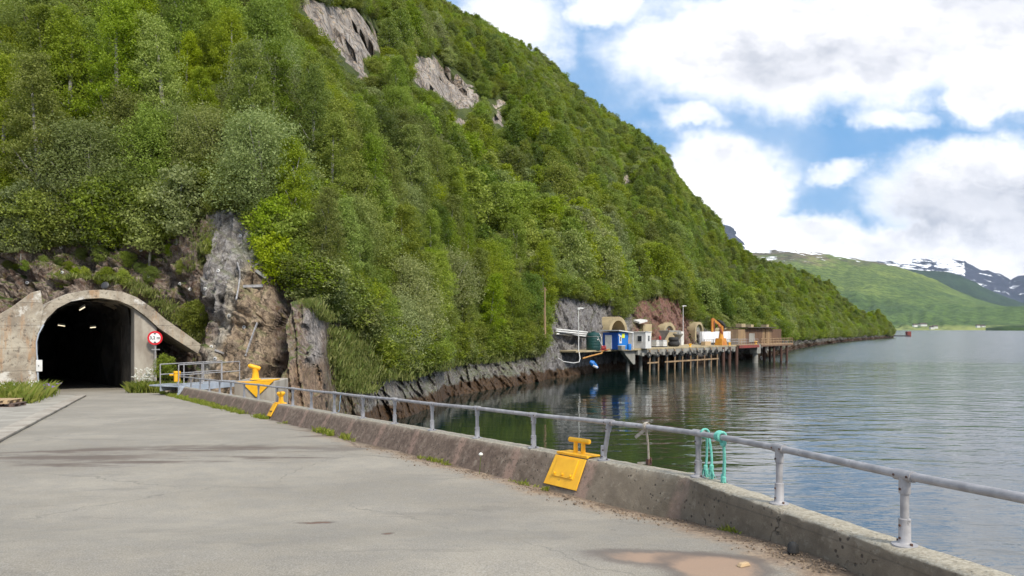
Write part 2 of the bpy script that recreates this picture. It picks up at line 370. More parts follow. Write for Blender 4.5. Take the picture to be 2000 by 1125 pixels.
# ------------------------------------------------------------------ terrain as polylines per viewing direction, in world metres
# px : (base Y), (rock top py, rock top Y), (ridge py, ridge Y)
TB = [(-600, 36, 480, 42, -400, 150), (-300, 38, 480, 44, -400, 150), (0, 39.6, 492, 45, -400, 160), (100, 40.6, 480, 46, -400, 165), (200, 41.5, 470, 47, -400, 170),
      (330, 42, 440, 48, -400, 180), (385, 41.4, 402, 48.5, -400, 187), (420, 39.2, 396, 48.5, -400, 192), (480, 38, 400, 48, -380, 200),
      (520, 37.4, 450, 46, -365, 205), (560, 37, 545, 43, -350, 210), (600, 37.5, 575, 42.5, -310, 220), (632, 38.5, 580, 43, -270, 228), (645, 41, 625, 45, -245, 230),
      (700, 45, 655, 49, -190, 240), (740, 48, 733, 52, -140, 250), (790, 51.5, 728, 57, -80, 256), (850, 57, 716, 63.5, 0, 263), (866, 64, 708, 70, 20, 265), (900, 70, 702, 76, 40, 270),
      (1000, 79, 692, 86, 88, 285), (1055, 86, 684, 92, 121, 294), (1068, 92, 575, 99, 130, 296), (1110, 96, 576, 103, 172, 302), (1150, 103, 588, 110, 207, 311), (1195, 112, 590, 118, 238, 320),
      (1212, 112, 622, 118, 248, 324), (1240, 115, 585, 126, 266, 330), (1290, 122, 572, 134, 298, 345), (1320, 125.5, 590, 138, 352, 352), (1345, 130, 625, 143, 388, 365), (1385, 137, 640, 150, 422, 378), (1400, 140, 641, 153, 444, 383), (1409, 141, 642, 154, 492, 385),
      (1430, 144, 645, 158, 506, 395), (1480, 151, 650, 170, 522, 420), (1500, 158, 655, 178, 522, 425), (1524, 172, 662, 190, 524, 430), (1549, 215, 664, 228, 533, 438), (1600, 272, 661, 283, 552, 452),
      (1620, 297, 659, 308, 558, 455), (1640, 322, 658, 333, 588, 460), (1680, 370, 656, 382, 617, 465), (1730, 445, 654, 455, 650, 472), (1745, 470, 657, 475, 658, 478)]
TB = np.array(TB, dtype=float)
def knots(px):
    r = [np.interp(px, TB[:, 0], TB[:, i]) for i in range(1, 6)]
    return r
def fr(x, y, z, o=4): return noise.fractal(Vector((x, y, z)), .9, 2.1, o)
ZB = -6.8
def rock_pt(px, s):
    """s 0 = foot, 1 = top edge of the rock: undisplaced world point"""
    bY, tp, tY, rp, rY = knots(px)
    zt = EYE-(tp-HOR)/F*tY
    e = s**.85
    Y = bY+(tY-bY)*(s**1.15); z = ZB+(zt-ZB)*e
    return Vector(((px-1000)/F*Y, Y, z))
def facets(p, sc, amp):
    q = Vector((p.x*sc+.35*p.z*sc, p.y*sc, p.z*sc*.55))
    d, pts = noise.voronoi(q)
    c = pts[0]; r = noise.random_unit_vector if False else None
    h = noise.cell_vector(c*3.17+Vector((.3, .7, .1)))
    return amp*((h.x-.5)*1.1+(q-c).dot(h-Vector((.5, .5, .5)))*1.4)
def feature_Y(px, py):
    """large shapes of the cliff, read off the photograph: metres towards (-) or away from (+) the viewer"""
    o = 0
    jx = px+5*math.sin(py*.07)
    # upright boulder slab
    k = sstep(578, 590, jx)*(1-sstep(622, 634, jx))*sstep(582, 596, py); o -= 2.6*k
    # dark cleft left of it
    xl = 560-(py-600)*.10
    o += 1.5*sstep(xl-22, xl-4, jx)*(1-sstep(575, 586, jx))*sstep(560, 620, py)
    # leaning slab between the portal and the cleft: its left edge runs from (405,700) up to (520,500)
    xa = 402+(700-py)*.36
    o -= 1.5*sstep(xa-8, xa+6, jx)*(1-sstep(xl-26, xl-8, jx))*sstep(470, 520, py)
    # grey wall above it
    o -= .9*sstep(398, 412, jx)*(1-sstep(500, 520, jx))*(1-sstep(590, 640, py))*sstep(395, 420, py)
    # slanting broken ledges of the slab and the boulder
    w2_ = sstep(398, 412, px)*(1-sstep(560, 575, px))*sstep(400, 430, py)
    a_ = (px+.36*(py-700)+7*noise.noise(Vector((px*.03, py*.02, 7))))/27
    b_ = (py-.9*px+10*noise.noise(Vector((px*.02, py*.03, 9))))/58
    o += w2_*(.85*((a_ % 1)-.5)+.55*((b_ % 1)-.5))
    w3_ = sstep(578, 590, px)*sstep(585, 600, py)*(1-sstep(660, 680, px))
    o += w3_*.6*((((px-.12*py)/17) % 1)-.5)
    # ledges and blocks above the portal
    w = (1-sstep(350, 405, px))*sstep(420, 450, py)
    q = py+.35*px+26*noise.noise(Vector((px*.02, py*.03, 2)))
    o += w*.75*((q/34)%1-.5)
    return o
def rock_disp(p, amp=1.0):
    px, py = pj(p)
    o = feature_Y(px, py) if px < 700 else 0
    f = fr(p.x*.16, p.y*.16, p.z*.16, 2)*.5+facets(p, .38, 1.25)+facets(p, 1.05, .62)+facets(p, 2.6, .26)+facets(p, 6.5, .09)+fr(p.x*2.3+9, p.y*2.3, p.z*2.3, 3)*.07
    sm = 1.0
    if px < 700:
        xa = 402+(700-py)*.36
        if xa < px < 545 and py > 480: sm = .55
        if 398 < px < 500 and 400 < py < 560: sm = .5
        if 585 < px < 630 and py > 590: sm = .4
        if px < 398: sm = 1.35
    d = f*amp*sm
    return p+Vector((0, -1, .30))*d+Vector((0, o, 0))
def tintat(px, py, p):
    n = fr(p.x*.3, p.y*.3, p.z*.3, 4)*18
    x = px+n; y = py+n
    c = np.array([.24, .195, .165]); wild = .8
    def mixc(k, col, w):
        nonlocal c, wild
        c = c*(1-k)+np.array(col)*k; wild = wild*(1-k)+w*k
    if px < 700:
        k = sstep(398, 412, x)*(1-sstep(500, 530, x))*(1-sstep(600, 650, y)); mixc(k, (.27, .26, .255), .15)
        xa = 402+(700-y)*.36
        k = sstep(xa-6, xa+8, x)*(1-sstep(536, 556, x-(600-y)*.05))*sstep(490, 530, y); mixc(k, (.32, .25, .18), .25)
        k = sstep(xa-6, xa+4, x)*(1-sstep(xa+14, xa+34, x))*sstep(490, 540, y); mixc(k, (.36, .33, .28), .0)
        k = sstep(584, 596, x)*(1-sstep(626, 640, x))*sstep(588, 610, y)*(1-sstep(700, 730, y)); mixc(k, (.30, .275, .26), .0)
        k = sstep(545, 560, x)*(1-sstep(640, 650, x))*sstep(690, 720, y); mixc(k, (.27, .19, .13), .3)
        k = sstep(634, 650, x); mixc(k, (.17, .15, .115), 1.0)
    else:
        mixc(1, (.185, .18, .175), .25)
        k = sstep(1055, 1075, px)*(1-sstep(1225, 1240, px)); mixc(k, (.20, .195, .20), .05)
        k = sstep(1228, 1245, px)*(1-sstep(1345, 1370, px)); mixc(k, (.20, .105, .085), .5)
    return (*np.clip(c, 0, 1), 1), wild

# portal frame: s to the right along the mouth, d into the mountain
PO = Vector((-22.5, 38, 0)); PS = Vector((.8, .6, 0)); PD = Vector((-.6, .8, 0))
def p_s(px, off=0):
    k = (px-1000)/F; o = PO+PD*off
    return (k*o.y-o.x)/(PS.x-k*PS.y)
def PP(px, py, d=0):
    s = p_s(px); q = PO+PS*s; z = EYE-(py-HOR)/F*q.y
    q = q+PD*d; return Vector((q.x, q.y, z))
def to_frame(p): r = Vector((p.x-PO.x, p.y-PO.y, 0)); return r.dot(PS), r.dot(PD), p.z
INNER = [(74, 765), (72, 700), (71, 662), (78, 645), (92, 622), (112, 602), (138, 589), (170, 583), (200, 582), (232, 587), (258, 598), (284, 617), (312, 642), (345, 664), (386, 690)]
OUTER = [(58, 765), (56, 700), (58, 655), (66, 632), (80, 610), (100, 590), (130, 575), (168, 567.5), (203, 566), (240, 570), (268, 581), (296, 600), (324, 624), (356, 646), (394, 674)]
HOLE = [(to_frame(PP(a*.5+c*.5, b*.5+d*.5))[0], to_frame(PP(a*.5+c*.5, b*.5+d*.5))[2]) for (a, b), (c, d) in zip(OUTER[:-1], INNER[:-1])]+[(p_s(346), -2.2), (p_s(330), -4.5), (p_s(66), -4.5)]
def inpoly(x, y, poly):
    r = False; j = len(poly)-1
    for i in range(len(poly)):
        xi, yi = poly[i]; xj, yj = poly[j]
        if (yi > y) != (yj > y) and x < (xj-xi)*(y-yi)/(yj-yi)+xi: r = not r
        j = i
    return r
def grid_mesh(name, rows, matl, smooth=True, attrs=None, skip=None):
    nr = len(rows); nc = len(rows[0]); V = np.array([[tuple(p) for p in r] for r in rows], dtype=np.float32).reshape(-1, 3)
    i = np.arange(nr-1)[:, None]*nc+np.arange(nc-1)[None, :]
    Q = np.stack([i, i+1, i+1+nc, i+nc], -1).reshape(-1, 4)
    if skip is not None: Q = Q[~skip[Q].any(axis=1)]
    me = np_mesh(name, V, Q, smooth)
    for an, (typ, data) in (attrs or {}).items():
        a = me.attributes.new(an, typ, 'POINT')
        a.data.foreach_set('color' if typ == 'FLOAT_COLOR' else 'value', np.asarray(data, dtype=np.float32).ravel())
    return link(name, me, matl)
def build_rock(name, xs, ns, amp):
    rows = []; tints = []; wilds = []
    for k in range(ns+1):
        s = k/ns*1.04; row = []
        for x in xs:
            a = amp*(1 if x < 1430 else 2.0)
            p = rock_disp(rock_pt(x, s), a); row.append(p)
            q = pj(p); tc_, wl = tintat(q[0], q[1], p); tints.append(tc_); wilds.append(wl)
        rows.append(row)
    skip = None
    if xs[0] < 400:
        flat = [p for r in rows for p in r]
        skip = np.zeros(len(flat), bool)
        for i, p in enumerate(flat):
            s_, d_, z_ = to_frame(p)
            if -4 < s_ < 8 and d_ < 14 and inpoly(s_, z_, HOLE): skip[i] = True
    o = grid_mesh(name, rows, M['rock'], False, {'tint': ('FLOAT_COLOR', tints), 'wild': ('FLOAT', wilds)}, skip)
    return tag(o, kind='structure')
cliff = build_rock('cliff', np.concatenate([np.arange(-600, -20, 10), np.arange(-20, 664, 2.0)]), 190, .62)
shore = build_rock('rocky_shore', np.arange(662, 1069, 1.6), 90, .95)
shore2 = build_rock('quarried_cliff', np.arange(1067, 1440, 1.8), 80, .85)
shore3 = build_rock('boulder_shore', np.arange(1438, 1747, 1.5), 36, .9)

# hillside above the rock
def hill_pt(px, v):
    bY, tp, tY, rp, rY = knots(px)
    zt = EYE-(tp-HOR)/F*tY; zr = EYE-(rp-HOR)/F*rY
    vv = v**1.25 if v < 1 else v
    if v <= 1:
        Y = tY+(rY-tY)*vv; z = zt+(zr-zt)*vv
        k = math.sin(math.pi*min(1, vv*1.0))
        n = fr(px*.006, Y*.012, 3.1, 4)*Y*.035*k+fr(px*.02, Y*.05, 9.1, 3)*Y*.012*k
        z += n
    else:
        Y = rY+(v-1)*rY*1.2; z = zr-(v-1)*rY*.8
    return Vector(((px-1000)/F*Y, Y, z))
PATCH = [[(575, -5), (640, 8), (705, 25), (738, 62), (748, 98), (706, 118), (722, 150), (690, 138), (648, 92), (606, 50)],
         [(810, 108), (850, 118), (905, 155), (940, 192), (905, 212), (872, 196), (832, 170), (800, 158)],
         [(968, 192), (988, 198), (984, 212), (966, 210)], [(955, 218), (975, 222), (985, 250), (965, 240)],
         [(885, 222), (905, 235), (915, 246), (892, 240)], [(1118, 318), (1150, 330), (1160, 345), (1125, 340)], [(1216, 342), (1230, 342), (1230, 356), (1218, 356)],
         [(693, 140), (712, 145), (716, 170), (700, 165)]]
hx = np.concatenate([np.arange(-600, 1000, 9.0), np.arange(1000, 1746, 5.0)])
rows = []; rk = []
for k in range(-1, 131):
    v = k/118
    row = []
    for x in hx:
        p = hill_pt(x, max(v, 0))
        if k == -1: p = p+Vector((0, 1.0, -1.6))
        q = pj(p); r_ = 0
        if q[1] < 380:
            jx_, jy_ = q[0]+9*fr(p.x*.2, p.y*.2, p.z*.2, 4), q[1]+7*fr(p.x*.2+5, p.y*.2, p.z*.2, 4)
            for pl_ in PATCH:
                if inpoly(jx_, jy_, pl_): r_ = 1
        if r_: p = p+Vector((0, -1, .2))*(facets(p, .12, 3.0)+facets(p, .4, 1.4))
        row.append(p); rk.append(r_)
    rows.append(row)
hill = tag(grid_mesh('hillside', rows, M['hill'], False, {'rock': ('FLOAT', rk)}), kind='structure')
def bvh(o):
    me = o.data; return BVHTree.FromPolygons([v.co[:] for v in me.vertices], [tuple(p.vertices) for p in me.polygons])
BV = [bvh(o) for o in (cliff, shore, shore2, shore3, hill)]
def hit(px, py, sets=None):
    o = Vector((0, 0, EYE)); d = (W(px, py, 1)-o).normalized(); best = None
    for b in (sets or BV):
        h = b.ray_cast(o, d, 900)
        if h[0] is not None and (best is None or h[3] < best[2]): best = (h[0], h[1], h[3])
    return best

# ------------------------------------------------------------------ water
def watermat():
    m = bpy.data.materials.new('fjord_water'); m.use_nodes = True; t = NT(m.node_tree); b = t.n['Principled BSDF']
    P = t.new('ShaderNodeNewGeometry').outputs['Position']
    x, y, z = t.sep(P)
    b.inputs['Base Color'].default_value = (.006, .018, .016, 1); b.inputs['Roughness'].default_value = .03; b.inputs['IOR'].default_value = 3.1
    wv = t.vm('ADD', P, t.scale(t.noise(P, .15, 2, .5, out=1), (2.5, 2.5, 0)))
    a = t.noise(t.scale(wv, (.36, 1.2, 1)), .85, 3, .45)
    c = t.noise(t.scale(wv, (.8, 1.6, 1)), 3.0, 3, .55)
    big = t.noise(t.scale(P, (.5, 1.2, 1)), .16, 2, .5)
    # wind reaches the open fjord to the right; the bay under the mountain stays calmer
    open_ = t.m('ADD', t.m('ADD', t.m('MULTIPLY', x, .030), t.m('MULTIPLY', y, -.006)), t.m('MULTIPLY', t.m('SUBTRACT', t.noise(P, .05, 4, .6), .5), 1.0))
    wind = t.ramp(open_, -.30, .60, .13, 1.0)
    far = t.ramp(t.m('ADD', t.m('MULTIPLY', t.m('SUBTRACT', t.noise(t.scale(P, (.4, 1, 1)), .03, 3, .6), .5), 120), y), 118, 150)
    wind = t.m('ADD', wind, t.m('MULTIPLY', far, .9))
    h = t.m('ADD', t.m('MULTIPLY', a, .125), t.m('ADD', t.m('MULTIPLY', c, .009), t.m('MULTIPLY', big, .12)))
    h = t.m('MULTIPLY', h, wind)
    t.put(b.inputs['Roughness'], t.m('ADD', .02, t.m('MULTIPLY', far, .14)))
    t.put(b.inputs['Normal'], t.bump(h, 1.0, 1.0))
    return m
M['water'] = watermat()
me = np_mesh('water', [(-3000, -500, -5), (12500, -500, -5), (12500, 13000, -5), (-3000, 13000, -5)], [(0, 1, 2, 3)])
tag(link('water', me, M['water']), kind='structure')

# ------------------------------------------------------------------ far mountains
def farmat(name, low, mid, top, z1, z2, rockc=None, field=None):
    m = bpy.data.materials.new(name); m.use_nodes = True; t = NT(m.node_tree); b = t.n['Principled BSDF']
    P = t.new('ShaderNodeNewGeometry').outputs['Position']; z = t.sep(P)[2]
    sn = t.new('ShaderNodeAttribute', attribute_name='snow').outputs['Fac']
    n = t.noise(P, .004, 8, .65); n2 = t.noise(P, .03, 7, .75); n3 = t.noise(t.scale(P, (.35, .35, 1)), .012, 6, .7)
    zz = t.m('ADD', z, t.m('MULTIPLY', t.m('SUBTRACT', n, .5), (z2-z1)*1.4))
    c = t.mix(t.ramp(zz, z1, z2), low, mid); c = t.mix(t.ramp(zz, z2, z2*1.25), c, top)
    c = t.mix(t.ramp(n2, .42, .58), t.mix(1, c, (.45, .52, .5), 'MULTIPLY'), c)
    c = t.mix(t.m('MULTIPLY', t.ramp(t.noise(P, .1, 5, .8), .55, .7), .35), c, t.mix(1, c, (1.6, 1.5, 1.2), 'MULTIPLY'))
    c = t.mix(t.m('MULTIPLY', t.ramp(t.noise(t.scale(P, (1, .5, 2.5)), .0022, 6, .6), .47, .56), .55), c, t.mix(1, c, (.38, .50, .55), 'MULTIPLY'))  # broad dark patches: cloud shadow with darker forest, painted into the slope colour
    if field:
        c = t.mix(t.m('MULTIPLY', t.ramp(t.m('ADD', z, t.m('MULTIPLY', n3, 30)), 28, 16), t.ramp(n3, .42, .5)), c, field)
    c = t.mix(t.ramp(t.m('ADD', sn, t.m('MULTIPLY', t.m('SUBTRACT', n3, .5), 2.6)), .82, .95), c, (.86, .88, .93))
    t.put(b.inputs['Base Color'], c); b.inputs['Roughness'].default_value = 1
    t.put(b.inputs['Normal'], t.bump(n2, .6, 12)); return m
def far_hill(name, sil, Yr, prof, matl, snow=None, step=4, amp=.02, rowsn=60, seed=0):
    """sil: ridge outline; prof: list of (Y, z or None=ridge)"""
    sil = np.array(sil, float); xs = np.arange(sil[0, 0], sil[-1, 0]+.1, step); rows = []; sn = []
    for k in range(rowsn+8):
        v = k/rowsn; row = []
        for x in xs:
            rp = np.interp(x, sil[:, 0], sil[:, 1]); zr = EYE+(HOR-rp)/F*Yr
            ys = [q[0] for q in prof]+[Yr]; zs = [q[1] for q in prof]+[zr]
            if v <= 1:
                f = v*(len(ys)-1); i = min(int(f), len(ys)-2); f -= i; Y = ys[i]+(ys[i+1]-ys[i])*f; z = zs[i]+(zs[i+1]-zs[i])*f
                k2 = math.sin(math.pi*v)*min(1, v*3)
                Y0 = Y
                z += amp*(zr+20)*k2*(fr(x*.012+seed, Y0*6/Yr, seed, 5)*1.6+fr(x*.05+seed, Y0*18/Yr, seed+5, 4)*.7)*2
                if v == 1: z += fr(x*.05, seed, 2, 4)*zr*.02
            else: Y = Yr*(1+(v-1)*.8); z = zr-(v-1)*zr*2
            p = Vector(((x-1000)/F*Y, Y, max(z, -6))); row.append(p)
            q = pj(p); sn.append(snow(q[0], q[1], v) if snow else 0)
        rows.append(row)
    return tag(grid_mesh(name, rows, matl, True, {'snow': ('FLOAT', sn)}), kind='structure')
A_S = [(1380, 500), (1450, 494), (1499, 489.5), (1550, 488), (1610, 495), (1655, 503), (1712, 512), (1760, 523), (1820, 543), (1865, 566), (1910, 584), (1955, 597), (2000, 606), (2060, 618), (2150, 628), (2300, 634), (2600, 637)]
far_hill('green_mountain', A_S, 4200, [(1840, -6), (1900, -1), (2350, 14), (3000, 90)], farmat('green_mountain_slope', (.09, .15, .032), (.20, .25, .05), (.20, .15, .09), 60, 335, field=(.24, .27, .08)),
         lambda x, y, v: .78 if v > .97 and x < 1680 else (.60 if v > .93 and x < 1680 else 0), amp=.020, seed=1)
B_S = [(1650, 540), (1700, 530), (1760, 524), (1800, 528), (1850, 531), (1870, 538), (1895, 546), (1925, 563), (1955, 576), (2000, 593), (2060, 610), (2150, 622), (2300, 630), (2600, 636)]
far_hill('dark_ridge', B_S, 6800, [(4400, -6), (5000, 60)], farmat('dark_ridge_slope', (.035, .07, .03), (.04, .075, .035), (.05, .07, .04), 200, 500), amp=.02, seed=2)
C_S = [(1650, 530), (1709, 511), (1730, 510), (1796, 505.5), (1883, 507.5), (1892, 515), (1916, 527), (1955, 535), (1966, 541), (1974, 546), (1988, 539), (2003, 537), (2060, 520), (2150, 500), (2300, 520), (2600, 560)]
far_hill('snowy_mountain', C_S, 10500, [(7200, -6), (8600, 180)], farmat('snowy_mountain_rock', (.035, .06, .05), (.045, .055, .085), (.05, .055, .09), 150, 420),  # bluish rock colour paints some of the distance haze into the slope
         lambda x, y, v: .92 if v > .80 and 1700 < x < 1885 else (.62 if v > .7 else .1), amp=.03, seed=3)
D_S = [(1300, 500), (1380, 455), (1412, 437), (1427, 439), (1439, 449), (1454, 464), (1466, 477), (1487, 488), (1520, 500), (1600, 530)]
far_hill('snowy_peak', D_S, 9000, [(6500, 0), (7600, 500)], farmat('snowy_peak_rock', (.05, .06, .08), (.06, .065, .09), (.06, .065, .09), 300, 700),
         lambda x, y, v: 1.3 if (v > .8 and x > 1452) or (v > .93 and x > 1436) or (v > .985 and x < 1432) else .15, amp=.02, seed=4)
rows = []
for k in range(25):
    row = []
    for j in range(60):
        a = k/24; x = 1925+j*6; h = math.sin(math.pi*a)**.6*(1-abs(j-30)/31)**.35*(19+5*fr(j*.3, a*3, 2, 4))
        row.append(Vector(((x-1000)/F*(1640+a*90), 1640+a*90, -5.6+max(0, h))))
    rows.append(row)
tag(grid_mesh('wooded_headland', rows, farmat('headland_wood', (.035, .07, .015), (.05, .09, .02), (.06, .1, .02), 2, 8), True), kind='structure')
FH = [(1739, 637, 7), (1787, 635.5, 8), (1802, 634, 13), (1820, 640, 8), (1826, 638.5, 9), (1910, 637, 7), (1919, 637.5, 8), (1926, 626, 7), (1938, 625.5, 8), (1990, 633, 8)]
hl = ['small white farmhouse leftmost on the green far shore, right behind the wooded point', 'white house just left of the large white building across the fjord', 'large white building on the far shore, biggest of the distant houses',
      'low white house just right of the large white building across the fjord', 'white house second to the right of the large white far-shore building', 'small house at the far waterline left of the dark wooded headland',
      'small house close beside the headland on the far shore', 'left one of two white houses high on the far slope', 'right one of two white houses high on the far slope', 'rightmost small white house above the dark headland']
for (px, py, w), lb in zip(FH, hl):
    Y = 1930 if py > 633 else 2500
    p = W(px, py, Y)
    r = empty('far_house', (p.x, p.y, p.z-3.5), lb, 'house', 'white houses on the far shore')
    b_ = MB(); b_.box((p.x, p.y, p.z-1.5), (w*1.3, w, 6)); b_.build('wall', M['white'], r)
    b_ = MB(); x0, x1, y0, y1, z0 = p.x-w*.72, p.x+w*.72, p.y-w*.6, p.y+w*.6, p.z+1.5
    b_.add([(x0, y0, z0), (x1, y0, z0), (x1, y1, z0), (x0, y1, z0), (x0, p.y, z0+3), (x1, p.y, z0+3)], [(0, 1, 5, 4), (3, 4, 5, 2), (0, 4, 3), (1, 2, 5), (0, 3, 2, 1)]); b_.build('roof', M['roof'], r)

# ------------------------------------------------------------------ trees
def tone_attr(me, per_face):
    a = me.attributes.new('tone', 'FLOAT', 'FACE'); a.data.foreach_set('value', np.asarray(per_face, dtype=np.float32))
def leaf_quads(C, size, up=.35, elong=1.5, rg=rng):
    n = len(C); a = rg.normal(size=(n, 3)); nrm = rg.normal(size=(n, 3)); nrm[:, 2] += up*2
    nrm /= np.linalg.norm(nrm, axis=1)[:, None]; a -= nrm*(a*nrm).sum(1)[:, None]; a /= np.linalg.norm(a, axis=1)[:, None]+1e-9
    b = np.cross(nrm, a); s = size*rg.uniform(.65, 1.35, (n, 1))
    V = np.stack([C-a*s*elong*.5, C-b*s*.42+a*s*.05, C+a*s*elong*.5, C+b*s*.42+a*s*.05], 1).reshape(-1, 3)
    return V, np.arange(n*4).reshape(-1, 4)
def crown_points(h, w, nl, n, base=.22, shape='round', rg=rng, droop=0):
    """leaf centres grouped in lobes on limbs"""
    lobes = []
    for i in range(nl):
        t = base+(1-base)*((i+.5)/nl)**.85; q = (t-base)/(1-base)
        if shape == 'round': env = math.sin(math.pi*min(.97, .12+q*.86))**.6
        elif shape == 'column': env = (.35+.68*math.sin(math.pi*min(.96, .15+q*.80)))
        else: env = (1-q)**.55*(.35+.65*min(1, q*4))
        a = i*2.4+rg.uniform(-.5, .5); rr = w/2*env*rg.uniform(.35, .8)
        lobes.append((rr*math.cos(a), rr*math.sin(a), h*t+rg.uniform(-.03, .03)*h, w*rg.uniform(.15, .27)*(.6+.4*env)))
    L = np.array(lobes); wt = L[:, 3]**2; idx = rg.choice(len(L), n, p=wt/wt.sum())
    d = rg.normal(size=(n, 3)); d /= np.linalg.norm(d, axis=1)[:, None]; r = rg.uniform(.35, 1, (n, 1))**.45
    d[:, 2] = np.where(d[:, 2] < -.3, d[:, 2]*.5, d[:, 2])
    sub = rg.normal(size=(len(L), 7, 3)); sub /= np.linalg.norm(sub, axis=2)[:, :, None]
    # twig level: pull towards one of seven twigs of the lobe
    k = rg.integers(0, 7, n); d = d*.55+sub[idx, k]*.75
    P = L[idx, :3]+d*r*L[idx, 3][:, None]*np.array([1, 1, .82])
    P += rg.normal(size=(n, 3))*w*.012
    # loose outer sprays between the lobes
    k2 = rg.random(n) < .30; z_ = rg.uniform(base, 1.02, n)
    q_ = (z_-base)/(1-base); e_ = np.sin(np.pi*np.clip(.10+q_*.86, 0, 1))**.7 if shape == 'round' else (.35+.6*np.sin(np.pi*np.clip(.15+q_*.8, 0, 1)))
    a_ = rg.uniform(0, 2*np.pi, n); r_ = w/2*e_*np.sqrt(rg.random(n))*(.85+.3*np.sin(a_*5+z_*17))
    S_ = np.stack([r_*np.cos(a_), r_*np.sin(a_), h*z_], 1); P[k2] = S_[k2]
    if droop: P[:, 2] -= droop*((P[:, 0]**2+P[:, 1]**2)/(w*w/4))
    tone = np.clip(.5+.22*rg.normal(size=n)+.25*(rg.uniform(size=len(L))[idx]-.5), 0, 1)
    return P, tone, L
def trunk_mb(h, w, L, r0, rg, limbs=7, lean=.03):
    mb = MB(); pts = [Vector((0, 0, -.6))]
    x = y = 0
    for i in range(1, 8):
        x += rg.uniform(-lean, lean)*h/4; y += rg.uniform(-lean, lean)*h/4; pts.append(Vector((x, y, h*.9*i/7)))
    mb.tube(pts, [r0*(1.15-i/7.6) for i in range(8)], 7)
    o = sorted(range(len(L)), key=lambda i: -L[i][3])[:limbs]
    for i in o:
        tgt = Vector(L[i][:3]); z0 = max(.12*h, tgt.z-w*.38); f = z0/(h*.9)*7; j = min(6, int(f)); st = pts[j].lerp(pts[j+1], f-j)
        if j == 0: st = pts[1]*.6
        mid = st.lerp(tgt, .5)+Vector((0, 0, -.05*w)); e = tgt+(tgt-st)*.15
        mb.tube([st, mid, tgt, e], [r0*.42, r0*.30, r0*.16, r0*.05], 5)
    return mb
PROTO = []
def make_proto(kind, h, w, nl, n, size, shape, leaf, bark, base=.2, droop=0, limbs=7):
    P, tone, L = crown_points(h, w, nl, n, base, shape, rng, droop)
    V, Q = leaf_quads(P, size); me = np_mesh('crown_'+kind, V, Q); me.materials.append(M[leaf]); tone_attr(me, tone)
    mb = trunk_mb(h, w, L, .018*h, rng, limbs); tm = bpy.data.meshes.new('trunk_'+kind); tm.from_pydata([tuple(p) for p in mb.v], [], mb.f)
    tm.polygons.foreach_set('use_smooth', [True]*len(tm.polygons)); tm.materials.append(M[bark])
    return dict(kind=kind, h=h, w=w, crown=me, trunk=tm)
near = [make_proto('broad', 9.0, 7.0, 34, 27000, .105, 'round', 'leaf_mid', 'bark'),
        make_proto('broad', 8.0, 5.6, 28, 22000, .105, 'round', 'leaf_bright', 'bark'),
        make_proto('slender', 11.5, 3.9, 32, 21000, .095, 'column', 'leaf_bright', 'bark_white', .15),
        make_proto('slender', 10.5, 3.8, 32, 20000, .095, 'column', 'leaf_mid', 'bark_white', .15),
        make_proto('willow', 7.0, 7.4, 38, 26000, .10, 'round', 'leaf_pale', 'bark_white', .12, .5),
        make_proto('dark', 9.0, 5.0, 28, 20000, .105, 'column', 'leaf_dark', 'bark', .12)]
midp = [make_proto('broad', 9.0, 7.0, 30, 6200, .24, 'round', 'leaf_mid', 'bark'),
        make_proto('broad', 8.5, 6.2, 28, 5800, .235, 'round', 'leaf_bright', 'bark'),
        make_proto('slender', 9.3, 5.2, 26, 5200, .225, 'column', 'leaf_bright', 'bark_white', .12),
        make_proto('slender', 9.3, 5.2, 26, 5200, .225, 'column', 'leaf_mid', 'bark_white', .12),
        make_proto('willow', 7.5, 7.0, 30, 5800, .235, 'round', 'leaf_pale', 'bark_white', .12),
        make_proto('dark', 8.8, 5.6, 26, 5000, .24, 'column', 'leaf_dark', 'bark', .10)]
# where they stand
cand = []; cell = {}
def free(p, d):
    k = (int(p.x//4), int(p.y//4))
    for i in (-1, 0, 1):
        for j in (-1, 0, 1):
            for q in cell.get((k[0]+i, k[1]+j), ()):
                if (q-p).length < d: return False
    return True
def near_patch(px, py0, py1, m):
    for pl_ in PATCH:
        xs_ = [a[0] for a in pl_]; ys_ = [a[1] for a in pl_]
        if min(xs_)-m > px or max(xs_)+m < px: continue
        for f in (0, .25, .5, .75, 1):
            y = py0+(py1-py0)*f
            if inpoly(px, y, pl_) or inpoly(px-m, y, pl_) or inpoly(px+m, y, pl_): return True
    return False
tries = 110000
for _ in range(tries):
    px = random.uniform(-420, 1742) if random.random() < .6 else random.uniform(900, 1742); v = random.random()**1.15*1.02
    bY, tp, tY, rp, rY = knots(px)
    if v < .004: continue
    p = hill_pt(px, v); q = pj(p)
    if q[1] < -130: continue
    dist = p.length; d0 = 2.7+min(.5, dist/400)
    if not free(p, d0): continue
    cell.setdefault((int(p.x//4), int(p.y//4)), []).append(p)
    zone = noise.noise(Vector((p.x*.03, p.y*.03, 5)))+random.gauss(0, .35)
    if zone < -.36: ki = 5
    elif zone < .0: ki = random.choice((0, 3))
    elif zone < .40: ki = random.choice((1, 2, 2, 3))
    elif zone < .55: ki = 2
    else: ki = 4
    edge = 1 - sstep(0, .05, v)*.0
    sc = random.uniform(.60, 1.12)*(1-.22*sstep(.75, 1, v))*(1-.30*sstep(90, 230, p.y))
    if 560 < px < 760 and v < .05: sc *= .8
    h = near[ki]['h']*sc
    wpx = near[ki]['w']*sc/2*F/p.y; hpx = h*F/p.y
    if near_patch(q[0], q[1]+4, q[1]-hpx*1.05, wpx*.85): continue
    if px < 560 and v < .02 and q[1]-0 > tp-4: pass
    cand.append((p, ki, sc, random.uniform(0, 6.28), h/p.y, q))
print('trees', len(cand))
inv = [c for c in cand if -40 < c[5][0] < 2040 and c[5][1]-c[4]*F < 640 and c[5][1] > -10]
inv.sort(key=lambda c: -c[4])
